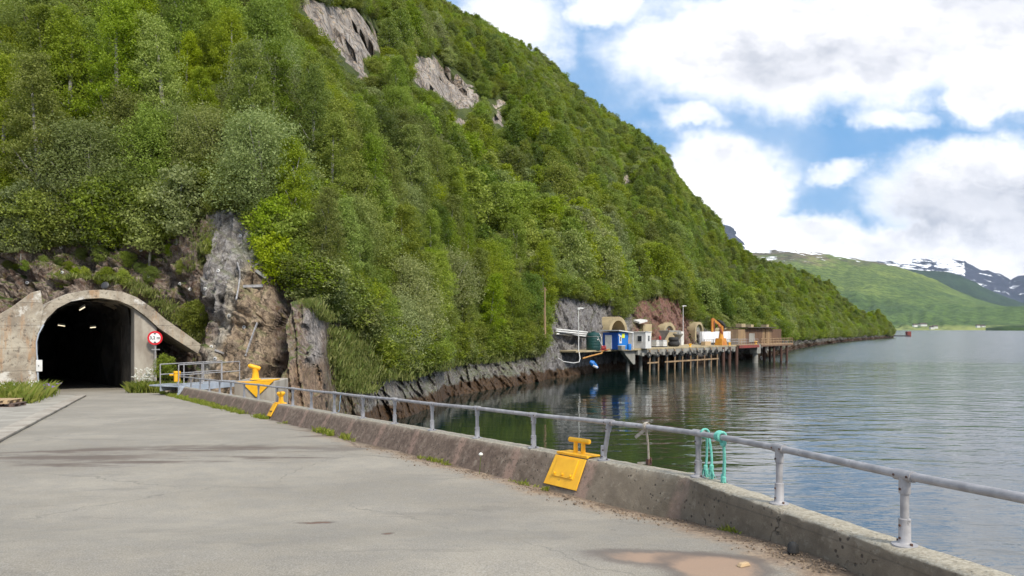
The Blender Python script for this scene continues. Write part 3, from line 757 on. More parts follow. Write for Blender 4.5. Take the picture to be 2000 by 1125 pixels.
big = inv[:296]; bigset = set(id(c) for c in big); rest = [c for c in cand if id(c) not in bigset]
KL = {'broad': ['mid green round-crowned broadleaf tree', 'bright green round-crowned broadleaf tree'], 'slender': ['bright green slender birch tree', 'mid green slender birch tree'], 'willow': ['pale grey-green willow tree'], 'dark': ['dark green narrow tree']}
KN = ['broadleaf_tree', 'broadleaf_tree', 'birch_tree', 'birch_tree', 'willow_tree', 'alder_tree']
KLL = ['mid green round-crowned broadleaf tree', 'bright green round-crowned broadleaf tree', 'bright green slender birch', 'mid green slender birch', 'pale grey-green willow', 'dark green narrow alder']
for p, ki, sc, rz, _, q in big:
    pr = (near if p.y < 100 else midp)[ki]
    x = q[0]
    zone = 'on the forested slope left above the tunnel portal' if x < 230 else 'on the slope above the cliff right of the tunnel portal' if x < 520 else 'on the wooded slope just right of the bare slab cliff' if x < 800 else 'on the steep wooded shore between the tunnel and the pier' if x < 1080 else 'on the hillside above the pier tunnels'
    r = empty(KN[ki], p, KLL[ki]+' '+zone, 'tree', KLL[ki]+'s '+zone)
    r.rotation_euler = (random.uniform(-.06, .12), random.uniform(-.08, .08), rz); r.scale = (sc*random.uniform(.9, 1.15), sc*random.uniform(.9, 1.15), sc)
    for nm in ('trunk', 'crown'):
        o = bpy.data.objects.new(nm, pr[nm]); COL.objects.link(o); o.parent = r
protos_obj = []
for ki in range(6):
    # the far wood repeats the crowns of six of the trees above
    o = next((c for r in COL.objects if r.get('category') == 'tree' for c in r.children if c.data == midp[ki]['crown']), None)
    if o is None:
        c = rest.pop(0); r = empty(KN[ki], c[0], KLL[ki]+' high on the hillside', 'tree'); r.scale = (c[2],)*3
        for nm in ('trunk', 'crown'):
            o = bpy.data.objects.new(nm, midp[ki][nm]); COL.objects.link(o); o.parent = r
    protos_obj.append(o)
def scatter(name, pts, scales, rots, picks, objs, kind='stuff'):
    me = bpy.data.meshes.new(name); me.vertices.add(len(pts)); me.vertices.foreach_set('co', np.asarray(pts, np.float32).ravel())
    a = me.attributes.new('sc', 'FLOAT_VECTOR', 'POINT'); a.data.foreach_set('vector', np.asarray(scales, np.float32).ravel())
    a = me.attributes.new('rt', 'FLOAT_VECTOR', 'POINT'); a.data.foreach_set('vector', np.asarray(rots, np.float32).ravel())
    a = me.attributes.new('pk', 'INT', 'POINT'); a.data.foreach_set('value', np.asarray(picks, np.int32))
    o = bpy.data.objects.new(name, me); COL.objects.link(o)
    ng = bpy.data.node_groups.new(name, 'GeometryNodeTree'); ng.interface.new_socket('Geometry', in_out='INPUT', socket_type='NodeSocketGeometry'); ng.interface.new_socket('Geometry', in_out='OUTPUT', socket_type='NodeSocketGeometry')
    gi = ng.nodes.new('NodeGroupInput'); go = ng.nodes.new('NodeGroupOutput'); ip = ng.nodes.new('GeometryNodeInstanceOnPoints'); ip.inputs['Pick Instance'].default_value = True
    gj = ng.nodes.new('GeometryNodeGeometryToInstance')
    def attr(n, ty):
        x = ng.nodes.new('GeometryNodeInputNamedAttribute'); x.data_type = ty; x.inputs[0].default_value = n; return next(s for s in x.outputs if s.enabled and s.name == 'Attribute')
    for ob in reversed(objs):
        oi = ng.nodes.new('GeometryNodeObjectInfo'); oi.inputs['Object'].default_value = ob; oi.inputs['As Instance'].default_value = False
        ng.links.new(oi.outputs['Geometry'], gj.inputs[0])
    ng.links.new(gi.outputs[0], ip.inputs['Points']); ng.links.new(gj.outputs[0], ip.inputs['Instance'])
    ng.links.new(attr('pk', 'INT'), ip.inputs['Instance Index']); ng.links.new(attr('rt', 'FLOAT_VECTOR'), ip.inputs['Rotation']); ng.links.new(attr('sc', 'FLOAT_VECTOR'), ip.inputs['Scale'])
    ng.links.new(ip.outputs[0], go.inputs[0])
    md = o.modifiers.new('scatter', 'NODES'); md.node_group = ng
    return tag(o, kind=kind)
fo = scatter('forest', [c[0]-Vector((0, 0, .3)) for c in rest], [(c[2]*random.uniform(.9, 1.2), c[2]*random.uniform(.9, 1.2), c[2]) for c in rest],
        [(random.uniform(-.06, .1), random.uniform(-.08, .08), c[3]) for c in rest], [c[1] for c in rest], protos_obj)
tag(fo, 'dense green birch and broadleaf forest covering the steep mountainside', 'forest')
# ------------------------------------------------------------------ road and quay
FX, FY = 1.90, 7.36
def wall_x(Y): return FX-.225*(Y-FY) if Y < FY else .294+.66*(9.79-Y)+.0*(Y)
LAST = (-17.1, 36.14)
def on_wall(px):
    k = (px-1000)/F
    Y = (FX+.225*FY)/(k+.225); 
    if px < 1362: Y = (.294+.66*9.79)/(k+.66)
    return Y
def wall_frame(Y):
    d = Vector((-.225, 1, 0)) if Y < FY else Vector((-.66, 1, 0))
    d.normalize(); n = Vector((d.y, -d.x, 0)); return Vector((wall_x(Y), Y, plane_z(Y)+.42)), d, n
def wp(Y, a=0, o=0, h=0):
    c, d, n = wall_frame(Y); q = c+d*a+n*o; q.z = c.z-SLOPE*d.y*a+h; return q
def roadmat():
    m = bpy.data.materials.new('worn_asphalt'); m.use_nodes = True; t = NT(m.node_tree); b = t.n['Principled BSDF']
    P = t.new('ShaderNodeNewGeometry').outputs['Position']; x, y, z = t.sep(P)
    wpn = t.vm('ADD', P, t.scale(t.vm('SUBTRACT', t.noise(P, 1.6, 5, .65, out=1), (.5, .5, .5)), (.5, .5, 0)))
    wbig = t.vm('ADD', P, t.scale(t.vm('SUBTRACT', t.noise(P, .5, 5, .65, out=1), (.5, .5, .5)), (2.2, 1.6, 0)))
    n = t.noise(P, .35, 6, .6); nn = t.noise(P, 2.2, 7, .7); g = t.noise(P, 90, 2, .6); g2 = t.noise(P, 260, 1, .5)
    c = t.mix(t.ramp(n, .35, .65), (.235, .210, .170), (.325, .292, .238))
    c = t.mix(t.m('MULTIPLY', t.ramp(nn, .40, .62), .35), c, (.20, .19, .175))
    c = t.mix(t.m('MULTIPLY', t.ramp(g, .52, .62), .30), c, (.46, .45, .42))
    c = t.mix(t.m('MULTIPLY', t.ramp(g, .46, .36), .35), c, (.09, .085, .08))
    def el(cx, cy_, rx, ry, vec, lo=.6, hi=1.1, rot=0):
        q = t.vm('SUBTRACT', vec, (cx, cy_, 0)); qx, qy, _ = t.sep(q)
        if rot:
            ca, sa = math.cos(rot), math.sin(rot)
            qx, qy = t.m('ADD', t.m('MULTIPLY', qx, ca), t.m('MULTIPLY', qy, sa)), t.m('SUBTRACT', t.m('MULTIPLY', qy, ca), t.m('MULTIPLY', qx, sa))
        return t.ramp(t.vm('LENGTH', t.comb(t.m('DIVIDE', qx, rx), t.m('DIVIDE', qy, ry), 0)), lo, hi, 1, 0)
    # damp stains across the road
    st = None
    for e in [(-7.6, 12.0, 2.2, .5, .1), (-5.6, 11.6, 1.8, .45, .1), (-8.5, 12.4, 3.2, .55, .35), (-5.2, 13.1, 3.0, .6, 0), (-6.9, 11.3, 1.6, .35, .0), (-4.2, 11.9, 1.4, .4, 0), (-2.4, 13.4, 1.6, .25, -.2), (-9.2, 11.6, 1.4, .3, .3), (-3.6, 15.6, 1.7, .35, .2)]:
        k = el(*e[:4], wbig, .35, 1.1, e[4]); st = k if st is None else t.m('MAXIMUM', st, k)
    st = t.m('MULTIPLY', st, t.ramp(t.noise(t.scale(P, (.45, 2.4, 1)), 1.2, 5, .7), .38, .52))
    c = t.mix(t.m('MULTIPLY', st, .9), c, (.12, .093, .076))
    # tyre marks, long faint arcs
    ty = t.noise(t.scale(wbig, (.5, 3.2, 1)), .9, 4, .6); c = t.mix(t.m('MULTIPLY', t.ramp(ty, .56, .72), .34), c, (.12, .11, .10))
    # seam arc in the asphalt
    for (cx, cy_, R_, y0) in [(-9.5, 11.5, 6.9, 13.4)]:
        q = t.m('ABSOLUTE', t.m('SUBTRACT', t.vm('LENGTH', t.vm('SUBTRACT', P, (cx, cy_, 0))), R_))
        c = t.mix(t.m('MULTIPLY', t.m('MULTIPLY', t.ramp(q, .05, .015), t.ramp(y, y0, y0+.5)), t.ramp(x, -6.5, -4.5)), c, (.10, .09, .08))
    # hairline cracks
    ck = t.vor(wbig, .16, 'DISTANCE_TO_EDGE'); c = t.mix(t.m('MULTIPLY', t.m('MULTIPLY', t.ramp(ck, .0035, .001), t.ramp(n, .44, .54)), .38), c, (.08, .075, .07))
    # grit and sand towards the parapet
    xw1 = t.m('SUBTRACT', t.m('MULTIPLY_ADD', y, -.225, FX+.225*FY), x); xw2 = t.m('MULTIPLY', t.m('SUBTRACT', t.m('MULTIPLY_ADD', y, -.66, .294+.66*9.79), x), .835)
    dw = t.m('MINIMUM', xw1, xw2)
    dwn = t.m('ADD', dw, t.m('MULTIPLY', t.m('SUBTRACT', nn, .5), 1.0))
    near_ = t.ramp(y, 22, 9)
    sand = t.mix(t.ramp(t.noise(P, 14, 6, .75), .4, .6), (.20, .13, .085), (.36, .26, .17))
    c = t.mix(t.m('MULTIPLY', t.m('MULTIPLY', t.ramp(dwn, .82, .34), near_), .85), c, sand)
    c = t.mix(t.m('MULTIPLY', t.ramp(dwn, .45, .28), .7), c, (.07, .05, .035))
    # potholes with bare sand
    for (cx, cy_, rx, ry, rot) in [(1.18, 5.16, .52, .22, -.15), (1.36, 4.92, .34, .36, 0), (.62, 9.4, .30, .12, -.5), (-1.05, 6.2, .055, .07, 0), (-1.9, 6.95, .14, .05, .2), (.02, 9.9, .2, .07, 0)]:
        c = t.mix(t.m('MULTIPLY', el(cx, cy_, rx*1.25, ry*1.3, wpn, .75, 1.15, rot), .75), c, (.13, .105, .09))
        c = t.mix(t.m('MULTIPLY', el(cx, cy_, rx, ry, wpn, .6, 1.0, rot), .8), c, (.36, .245, .17) if rx > .25 else (.15, .085, .06))
    # specks of shell and bird droppings
    vo = t.new('ShaderNodeTexVoronoi'); t.put(vo.inputs['Vector'], wpn); vo.inputs['Scale'].default_value = 1.15; vo.inputs['Randomness'].default_value = 1
    c = t.mix(t.m('MULTIPLY', t.ramp(vo.outputs['Distance'], .022, .012), t.ramp(t.sep(vo.outputs['Color'])[0], .74, .76)), c, (.75, .75, .72))
    c = t.mix(t.m('MULTIPLY', t.ramp(vo.outputs['Distance'], .035, .02), t.ramp(t.sep(vo.outputs['Color'])[0], .22, .20)), c, (.06, .05, .045))
    t.put(b.inputs['Base Color'], c); b.inputs['Roughness'].default_value = .93
    t.put(b.inputs['Normal'], t.bump(t.m('ADD', t.m('MULTIPLY', g, .5), t.m('MULTIPLY', nn, .9)), .45, .012)); return m
M['road'] = roadmat()
ys = list(np.arange(-8, 5, .5))+list(np.arange(5, 12, .2))+list(np.arange(12, 37, .5))+list(np.arange(37, 95, 2.0))
rows = []
for Y in ys:
    xe = wall_x(Y)-.05 if Y < 36.1 else -17.1-.30*(Y-36.1)
    f = np.linspace(0, 1, 60)**2.2; row = []
    for q in f:
        x = xe-q*(xe+75); row.append(Vector((x, Y, road_z(Y)+fr(x*.5, Y*.5, 1, 3)*.018*(1 if q > .0001 else 0))))
    rows.append(row)
tag(grid_mesh('road', rows, M['road'], True), kind='structure')
# concrete apron on the left
ap = MB(); E1, E2, E3, E4 = Vector((-19.6, 33.0)), Vector((-10.1, 14.1)), Vector((-26, 12)), Vector((-30, 35))
def strip(a, b, c, d, h, n=14):
    vs = []; fs = []
    for i in range(n+1):
        p = a.lerp(b, i/n); q = d.lerp(c, i/n)
        for r in (p, q): vs.append((r.x, r.y, road_z(r.y)+h)); vs.append((r.x, r.y, road_z(r.y)-.15))
    for i in range(n):
        k = i*4; fs += [(k, k+2, k+6, k+4), (k, k+4, k+5, k+1), (k+2, k+3, k+7, k+6)]
    return vs, fs
M['apron'] = mat('old_concrete_paving', (.36, .335, .29), .95, (.27, .25, .215), .9, .4, .012, spots=(.12, .12, .07), spot_scale=.8, spot_lo=.63, space='World')
vs, fs = strip(E1, Vector((-9.0, 12)), Vector((-28, 12)), Vector((-30, 35.5)), .035); ap.add(vs, fs)
tag(ap.build('concrete_apron', M['apron']), kind='structure')
kb = MB(); q = Vector((-.84, -.42))*.42
vs, fs = strip(E1, Vector((-9.0, 12)), Vector((-9.0, 12))+q, E1+q, .075); kb.add(vs, fs)
tag(kb.build('kerb_strip', M['conc'], bevel=.01), kind='structure')
ar = MB()
for k in range(6):
    pass

# parapet
def parmat():
    m = bpy.data.materials.new('parapet_concrete'); m.use_nodes = True; t = NT(m.node_tree); b = t.n['Principled BSDF']
    P = t.new('ShaderNodeNewGeometry').outputs['Position']; N = t.new('ShaderNodeNewGeometry').outputs['Normal']
    U = t.new('ShaderNodeUVMap').outputs[0]; u_, v_, _ = t.sep(U)
    n = t.noise(P, 1.1, 6, .65); n2 = t.noise(P, 9, 7, .75); n3 = t.noise(P, 60, 3, .6)
    c = t.mix(t.ramp(n, .35, .65), (.10, .08, .056), (.205, .17, .125))  # brown of the face darkened to paint in its shaded side
    far = t.ramp(u_, 8.5, 13)
    c = t.mix(t.m('MULTIPLY', far, .75), c, t.mix(t.ramp(n2, .4, .6), (.10, .066, .05), (.20, .14, .11)))
    c = t.mix(t.m('MULTIPLY', t.ramp(n2, .54, .66), .4), c, (.33, .29, .22))
    pits = t.vor(P, 16, 'F1'); pm = t.m('MULTIPLY', t.ramp(pits, .26, .14), t.ramp(t.noise(P, 2.2, 3, .6), .42, .56))
    c = t.mix(t.m('MULTIPLY', pm, .9), c, (.045, .035, .028))
    # pale washed runs under each post, and shutter-board seams
    uu = t.m('ADD', t.m('DIVIDE', u_, 1.56), t.m('MULTIPLY', t.m('SUBTRACT', t.noise(P, 1.3, 3, .6), .5), .16))
    fr_ = t.m('ABSOLUTE', t.m('SUBTRACT', t.m('FRACT', uu), .5))
    run = t.m('MULTIPLY', t.ramp(fr_, .10, .03), t.m('MULTIPLY', t.ramp(n2, .36, .54), t.ramp(u_, 7.5, 9.5)))
    c = t.mix(t.m('MULTIPLY', run, .72), c, (.30, .20, .155))
    sm = t.m('MULTIPLY', t.ramp(t.m('ABSOLUTE', t.m('SUBTRACT', v_, .31)), .010, .004), t.ramp(u_, 8.3, 8.0))
    c = t.mix(t.m('MULTIPLY', sm, .35), c, (.07, .06, .05))
    ck = t.vor(t.scale(t.vm('ADD', P, t.scale(t.noise(P, 4, 4, .6, out=1), (.3, .3, .3))), (1, 1, .7)), .85, 'DISTANCE_TO_EDGE')
    crk = t.m('MULTIPLY', t.m('MULTIPLY', t.ramp(ck, .008, .002), t.ramp(u_, 10, 8)), t.ramp(n, .50, .60)); c = t.mix(t.m('MULTIPLY', crk, .85), c, (.03, .025, .02))
    # top is lighter washed aggregate; the face below has its shade painted in
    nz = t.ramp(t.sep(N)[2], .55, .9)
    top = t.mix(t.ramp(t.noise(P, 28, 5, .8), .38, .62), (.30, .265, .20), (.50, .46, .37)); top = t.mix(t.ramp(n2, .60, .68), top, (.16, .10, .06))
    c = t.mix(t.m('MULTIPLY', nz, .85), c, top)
    c = t.mix(t.m('MULTIPLY', t.ramp(t.m('ADD', v_, t.m('MULTIPLY', n2, .08)), .10, .04), .5), c, (.08, .07, .035))
    t.put(b.inputs['Base Color'], c); b.inputs['Roughness'].default_value = .95
    t.put(b.inputs['Normal'], t.bump(t.m('ADD', t.m('ADD', t.m('MULTIPLY', n2, .8), t.m('MULTIPLY', n3, .25)), t.m('ADD', t.m('MULTIPLY', pm, -.6), t.m('MULTIPLY', crk, -1))), .8, .02)); return m
M['parapet'] = parmat()
prof_n = 12
V = []; UVv = []; st = []; Y = -1.0; u_acc = 0; prev = None
while Y < 36.14:
    st.append(Y); Y += .05 if Y < 12 else .12
st.append(36.14)
for Y in st:
    c, d, n = wall_frame(Y)
    k = sstep(FY-.35, FY+.25, Y)           # near section is steeper, with a worn wide top
    if abs(Y-FY) < .4:
        w_ = sstep(FY-.4, FY+.4, Y); n = (Vector((.9756, .2195, 0))*(1-w_)+Vector((.8346, .5508, 0))*w_).normalized()
    bo = -.17-.16*k; to = -.14+.06*k; back = .13+.02*k; bev = .016*(1-k)+.010*k
    if prev is not None: u_acc += (c-prev).length
    prev = c
    zr = road_z(Y)-.06; H = c.z-zr
    rough = lambda s, a: fr(Y*6+s, c.x*6, s*3.7, 4)*a
    chip = max(0, fr(Y*7.1, 4.4, .3, 5)-.18)*.06*(1 if Y < 16 else .5)
    e = chip+abs(rough(1, .012))
    pts = [(bo, -H, .0), (bo*.75+to*.25+rough(2, .012), -H*.75, .12), (bo*.5+to*.5+rough(3, .012), -H*.5, .22), (bo*.25+to*.75+rough(4, .012), -H*.25, .31),
           (to-.005+rough(5, .01)+e*.2, -bev-e, .38), (to+bev*.9+e, -.004+rough(6, .006)-e*.1, .42), ((to+back)/2, .004+rough(7, .007), .5), (back-.04, rough(8, .006), .55), (back, -.03+rough(9, .01), .6), (back+.01, -.4, .9), (back+.02, -3, 3), (back+.02, -8, 8)]
    for o, h, vv in pts:
        q = c+n*o+Vector((0, 0, h)); V.append(tuple(q)); UVv.append((u_acc, vv))
nst = len(st); i = np.arange(nst-1)[:, None]*prof_n+np.arange(prof_n-1)[None, :]
Q = np.stack([i, i+prof_n, i+prof_n+1, i+1], -1).reshape(-1, 4)
me = np_mesh('parapet_wall', V, Q, False); uvl = me.uv_layers.new(name='uv'); UVv = np.array(UVv, np.float32)
uvl.data.foreach_set('uv', UVv[Q.ravel()].ravel())
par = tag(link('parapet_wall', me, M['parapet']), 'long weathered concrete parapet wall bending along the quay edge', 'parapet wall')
eb = MB()
for a, w_ in ((.35, .22), (.85, .20)):
    eb.box(wp(35.9, a, -.16, -.33), (.20, .42, .72), rz=math.atan2(1, -.66), taper=.85)
tag(eb.build('wall_end_block', M['conc'], bevel=.02), 'pair of pale concrete blocks ending the parapet beside the tunnel', 'concrete block')

# guard rail
RH = .46
posts = [2090, 1767, 1522, 1364, 1190, 1042, 932, 844, 771, 709, 653, 608, 572, 541, 505, 477, 451, 429, 409, 391, 373, 347]
gr_ = empty('guard_rail', wp(on_wall(1042)), 'long galvanised pipe handrail standing on the concrete parapet', 'guard rail')
line = [wp(.4, 0, .0, RH)]+[wp(on_wall(p), 0, 0, RH-(.012 if i % 2 else 0)) for i, p in enumerate(posts)]
pl2 = [line[0]]
for a, b in zip(line, line[1:]):
    for k in (1/3, 2/3, 1): pl2.append(a.lerp(b, k))
sm = [pl2[0]]+[(pl2[i-1]+pl2[i]*2+pl2[i+1])/4 for i in range(1, len(pl2)-1)]+[pl2[-1]]
r_ = MB(); r_.tube(sm, .0285, 14); r_.build('rail', M['galv'], gr_, smooth=True)
for i, p in enumerate(posts):
    Y = on_wall(p); f = wp(Y, 0, 0, .0); top = line[i+1]
    if p == 1190: f = wp(Y, .10, 0, 0); 
    c, d, n = wall_frame(Y); ax = (top-f).normalized()
    pb = MB(); pb.cyl(f, top, .027, n=12); po = pb.build('post', M['galv'], gr_, smooth=True)
    if p == 1190: po['label'] = 'leaning rail post'
    fl = MB(); fl.lathe([(.078, -.004), (.078, .008), (.045, .018), (.037, .03), (.0365, .17), (.029, .175)], f, 18); fl.build('flange', M['galv'], po, smooth=True)
    tf = MB(); dd = (line[min(i+2, len(line)-1)]-line[i]).normalized(); tf.cyl(top-dd*.075, top+dd*.075, .0365, n=14); tf.cyl(top-ax*.115, top-ax*.0, .0355, n=14); tf.build('tee_fitting', M['galv'], po, smooth=True)
    if p > 700:
        bb = MB()
        for (o_, h_) in ((-.035, .05), (-.035, .13)): q = f-n*.036+ax*h_; bb.cyl(q-n*.006, q+n*.004, .008, n=8)
        q = top-ax*.085-n*.036; bb.cyl(q-n*.006, q+n*.004, .008, n=8)
        for s_ in (-1, 1): q = top+dd*.055*s_-n*.034; bb.cyl(q-n*.007, q+n*.004, .008, n=8)
        for s_ in (-1, 1): q = f+d*.058*s_; bb.cyl(q, q+Vector((0, 0, .026)), .009, n=6)
        bb.build('bolt', M['rust'], po, smooth=True)

# bollards on the parapet
def cleat(px, label):
    Y = on_wall(px); base = wp(Y); r = empty('mooring_cleat', base, label, 'mooring cleat')
    T = lambda a, o, h: wp(Y, a, o, h)
    H = base.z-road_z(Y)
    def face(a, h, out=.0):     # on the sloping road-side face
        k = -h/(H+.06); return T(a, -.085-.25*k-out, h)
    hw = .33
    pts = [face(-hw, -.36, .006), face(hw, -.36, .006), face(hw*.93, -.01, .012), T(hw*.93, -.085, .014), T(hw*.93, .11, .014), T(-hw*.93, .11, .014), T(-hw*.93, -.085, .014), face(-hw*.93, -.01, .012)]
    m_ = MB(); m_.prism([pts[0], pts[1], pts[2], pts[7]], Vector((-.010, -.006, .004))); m_.prism([pts[3], pts[4], pts[5], pts[6]], Vector((0, 0, .018)))
    m_.bar(pts[6]+Vector((0, 0, .004)), pts[3]+Vector((0, 0, .004)), .03, .03); m_.build('cover_plate', M['yellow'], r, bevel=.004)
    q = [face(-.20, -.25, .018), face(.22, -.25, .018), face(.21, -.03, .022), face(-.19, -.03, .022)]
    m_ = MB(); m_.prism(q, Vector((-.014, -.008, .006))); p2 = m_.build('bolted_panel', M['yellow'], r, bevel=.003)
    m_ = MB()
    for a in (-.15, .01, .17): c_ = face(a, -.215, .03); m_.cyl(c_, c_+Vector((-.02, -.014, .008)), .016, n=10)
    m_.build('bolt', M['yellow'], p2)
    m_ = MB(); s0 = .075
    for s_ in (-s0, s0): m_.cyl(T(s_, .03, .02), T(s_, .03, .17), .030, .026, n=16)
    m_.build('stem', M['yellow'], r, smooth=True)
    m_ = MB(); m_.tube([T(-.20, .03, .185), T(-.19, .03, .185), T(.19, .03, .185), T(.20, .03, .185)], [.022, .031, .031, .022], 16); m_.build('crossbar', M['yellow'], r, smooth=True)
    return r
cleat(1128, 'yellow mooring cleat with bolted cover plate draped over the near parapet')
def bollard(px):
    Y = on_wall(px); base = wp(Y); r = empty('mooring_bollard', base, 'small yellow mushroom bollard with a plate over the far stretch of parapet', 'bollard')
    m_ = MB(); m_.lathe([(.10, 0), (.10, .02), (.07, .04), (.062, .18), (.11, .24), (.12, .28), (.09, .32), (.0, .33)], wp(Y, 0, .04, .01), 20); m_.build('bollard_head', M['yellow'], r, smooth=True)
    q = [wp(Y, -.17, -.28, -.34), wp(Y, .19, -.28, -.34), wp(Y, .19, -.095, -.0), wp(Y, -.17, -.095, -.0)]
    m_ = MB(); m_.prism(q, Vector((-.02, -.012, .01))); m_.box(wp(Y, 0, .03, .012), (.36, .25, .03), rz=math.atan2(1, -.66)); pl_ = m_.build('cover_plate', M['yellow'], r, bevel=.004)
    m_ = MB(); m_.bar(wp(Y, -.1, -.24, -.20), wp(Y, .12, -.24, -.20), .03, .02); m_.build('lip', M['rust'], pl_)
bollard(546)
b3 = empty('mooring_bollard', W(346, 745, 33.4), 'stubby yellow bollard with side pin at the gangway end of the parapet', 'bollard')
m_ = MB(); m_.lathe([(.14, 0), (.14, .36), (.16, .38), (.16, .46), (.13, .48), (0, .48)], b3.location, 20); m_.build('bollard_head', M['yellow'], b3, smooth=True)
m_ = MB(); m_.cyl(b3.location+Vector((-.34, 0, .30)), b3.location+Vector((.1, 0, .30)), .045, n=10); m_.build('pin', M['yellow'], b3, smooth=True)
# concrete dolphin with its yellow bollard
DY = 30.0
dz0 = W(500, 744, DY).z
m_ = MB(); x0, x1 = W(457, 744, DY).x, W(537, 744, DY).x
m_.box(((x0+x1)/2, DY+.9, dz0-3.2), (x1-x0, 1.8, 6.4)); dol = m_.build('concrete_dolphin', M['conc'], bevel=.04); tag(dol, 'pale concrete mooring block standing in the water below the slab cliff', 'concrete block')
r = empty('mooring_bollard', (W(493, 744, DY).x, DY+.3, dz0), 'large yellow bollard with downward pointing triangular plate on the concrete block', 'bollard')
m_ = MB(); yb = DY-.03
tri = [W(477, 747, yb), W(535, 744, yb), W(521, 757, yb), W(501, 776, yb), W(479, 754, yb)]; m_.prism(tri, (0, -.04, 0))
m_.prism([W(457, 748, yb), W(535, 743.6, yb), W(535, 743.6, yb)+Vector((0, .8, 0)), W(457, 748, yb)+Vector((0, .8, 0))], (0, 0, .04)); m_.build('cover_plate', M['yellow'], r, bevel=.008)
m_ = MB(); m_.lathe([(.24, .04), (.15, .1), (.12, .38), (.13, .42), (.13, .5), (0, .54)], (W(493, 744, DY).x, DY+.35, dz0), 18); m_.build('stem', M['yellow'], r, smooth=True)
m_ = MB(); cx = W(493, 744, DY).x; m_.tube([(cx-.26, DY+.25, dz0+.62), (cx-.2, DY+.25, dz0+.62), (cx+.16, DY+.35, dz0+.5), (cx+.2, DY+.36, dz0+.48)], [.06, .095, .095, .07], 12); m_.build('bollard_head', M['yellow'], r, smooth=True)

# ropes and strap on the rail
def railpt(px):
    Y = on_wall(px); return wp(Y, 0, 0, RH)
def rope(px, drops, knot, label, tails=True):
    c = railpt(px); Y = on_wall(px); w0, d, n = wall_frame(Y)
    r = empty('mooring_rope', c, label, 'rope', 'teal ropes tied to the handrail')
    m_ = MB()
    for k in range(3 if knot else 2): m_.torus(c+d*(.03*k-.03)*(1 if knot else .5), d+Vector((0, 0, .1*k)), .042, .014 if knot else .010, 20, 8)
    if knot: m_.torus(c-d*.05-Vector((0, 0, .045)), n, .036, .016, 16, 8)
    m_.build('knot', M['rope'], r, smooth=True)
    for i, (a, L, sw) in enumerate(drops):
        m_ = MB(); st_ = c-d*a*.3-n*.01; pts = []
        for k in range(9):
            f = k/8; pts.append(st_-Vector((0, 0, .03+L*f))-d*(a*.7*math.sin(f*1.5))+n*(.05+sw*math.sin(f*2.2)))
        m_.tube(pts, [.013]*8+[.012], 8); o = m_.build('strand', M['rope'], r, smooth=True)
        fz = MB(); e = pts[-1]
        for k in range(26):
            q = Vector((random.gauss(0, .018), random.gauss(0, .018), -random.uniform(.07, .14))); fz.tube([e+Vector((0, 0, .05)), e+q*.4+Vector((random.gauss(0, .012), random.gauss(0, .012), 0)), e+q], [.006, .004, .002], 4)
        fz.lathe([(.006, .06), (.022, .04), (.022, .0), (.008, -.02)], e, 8)
        fz.build('frayed_end', M['rope'], o)
rope(1376, [(.04, .33, .02), (-.10, .36, .03)], False, 'pair of teal rope ends hanging beside the post left of the knotted rope')
rope(1407, [(-.05, .42, .03), (-.075, .40, .035)], True, 'teal rope knotted thickly round the handrail, rightmost of the ropes')
c = railpt(1262); w0, d, n = wall_frame(on_wall(1262))
r = empty('lashing_strap', c, 'worn pale webbing strap looped on the handrail and hanging to the wall', 'strap')
m_ = MB(); m_.torus(c, d, .038, .010, 16, 6, 2.2); m_.build('loop', M['strap'], r, smooth=True)
m_ = MB(); m_.bar(c-Vector((0, 0, .03)), c-d*-.14-Vector((0, 0, .14))-n*.03, .006, .035); m_.build('short_end', M['strap'], r)
e = wp(on_wall(1252), 0, .12, .03)
m_ = MB(); m_.tube([c-Vector((0, 0, .03)), c.lerp(e, .5)+n*.01, e], [.014, .011, .012], 6); m_.bar(e, e+d*.12-n*.06-Vector((0, 0, .02)), .006, .03); m_.build('long_end', M['strap'], r)
m_ = MB(); m_.box(e+Vector((0, 0, .01)), (.05, .05, .07), rz=.4); m_.torus(e+Vector((.02, 0, .03)), (1, 0, 0), .03, .008, 12, 6); m_.build('hook', M['rust'], r, bevel=.004)

# gangway
g0 = Vector((W(349, 757, 33.2).x, 33.2, -1.10)); g1 = Vector((W(468, 745, 36.6).x, 36.6, -1.10)); gd = (g1-g0).normalized(); gn = Vector((-gd.y, gd.x, 0)); GL = (g1-g0).length
r = empty('gangway', g0, 'galvanised steel gangway with two-bar railings behind the parapet end', 'gangway')
Gq = lambda a, b, h: g0+gd*a+gn*b+Vector((0, 0, h))
ang = math.atan2(gd.y, gd.x)
m_ = MB(); m_.box(Gq(GL/2, .6, -.03), (GL, 1.2, .06), rz=ang); m_.build('deck', M['alu'], r, bevel=.005)
m_ = MB(); m_.box(Gq(GL/2, .02, -.17), (GL, .06, .22), rz=ang); m_.box(Gq(GL/2, 1.2, -.17), (GL, .06, .22), rz=ang); m_.build('girder', M['alu'], r)
for b in (0, 1.2):
    for h in (.98, .5):
        m_ = MB(); m_.cyl(Gq(0, b, h), Gq(GL, b, h), .024, n=8); m_.build('handrail', M['galv'], r, smooth=True)
    for a in (0, GL*.36, GL*.68, GL):
        m_ = MB(); m_.cyl(Gq(a, b, 0), Gq(a, b, .98), .026, n=8); m_.build('railing_post', M['galv'], r, smooth=True)
m_ = MB(); m_.box((W(338, 748, 34.4).x, 34.4, -1.16), (1.1, 1.9, .06), rz=ang); tag(m_.build('landing_plate', M['alu'], bevel=.005), 'flat pale steel landing plate lying on the parapet end', 'steel plate')
r = empty('ladder', W(358, 770, 30.5), 'short aluminium ladder hooked over the parapet by the gangway', 'ladder')
Yl = on_wall(362)
m_ = MB()
for a in (-.16, .16): m_.bar(wp(Yl, a, -.05, .06), wp(Yl, a-.25, -.42, -.44), .03, .05)
m_.build('stile', M['alu'], r)
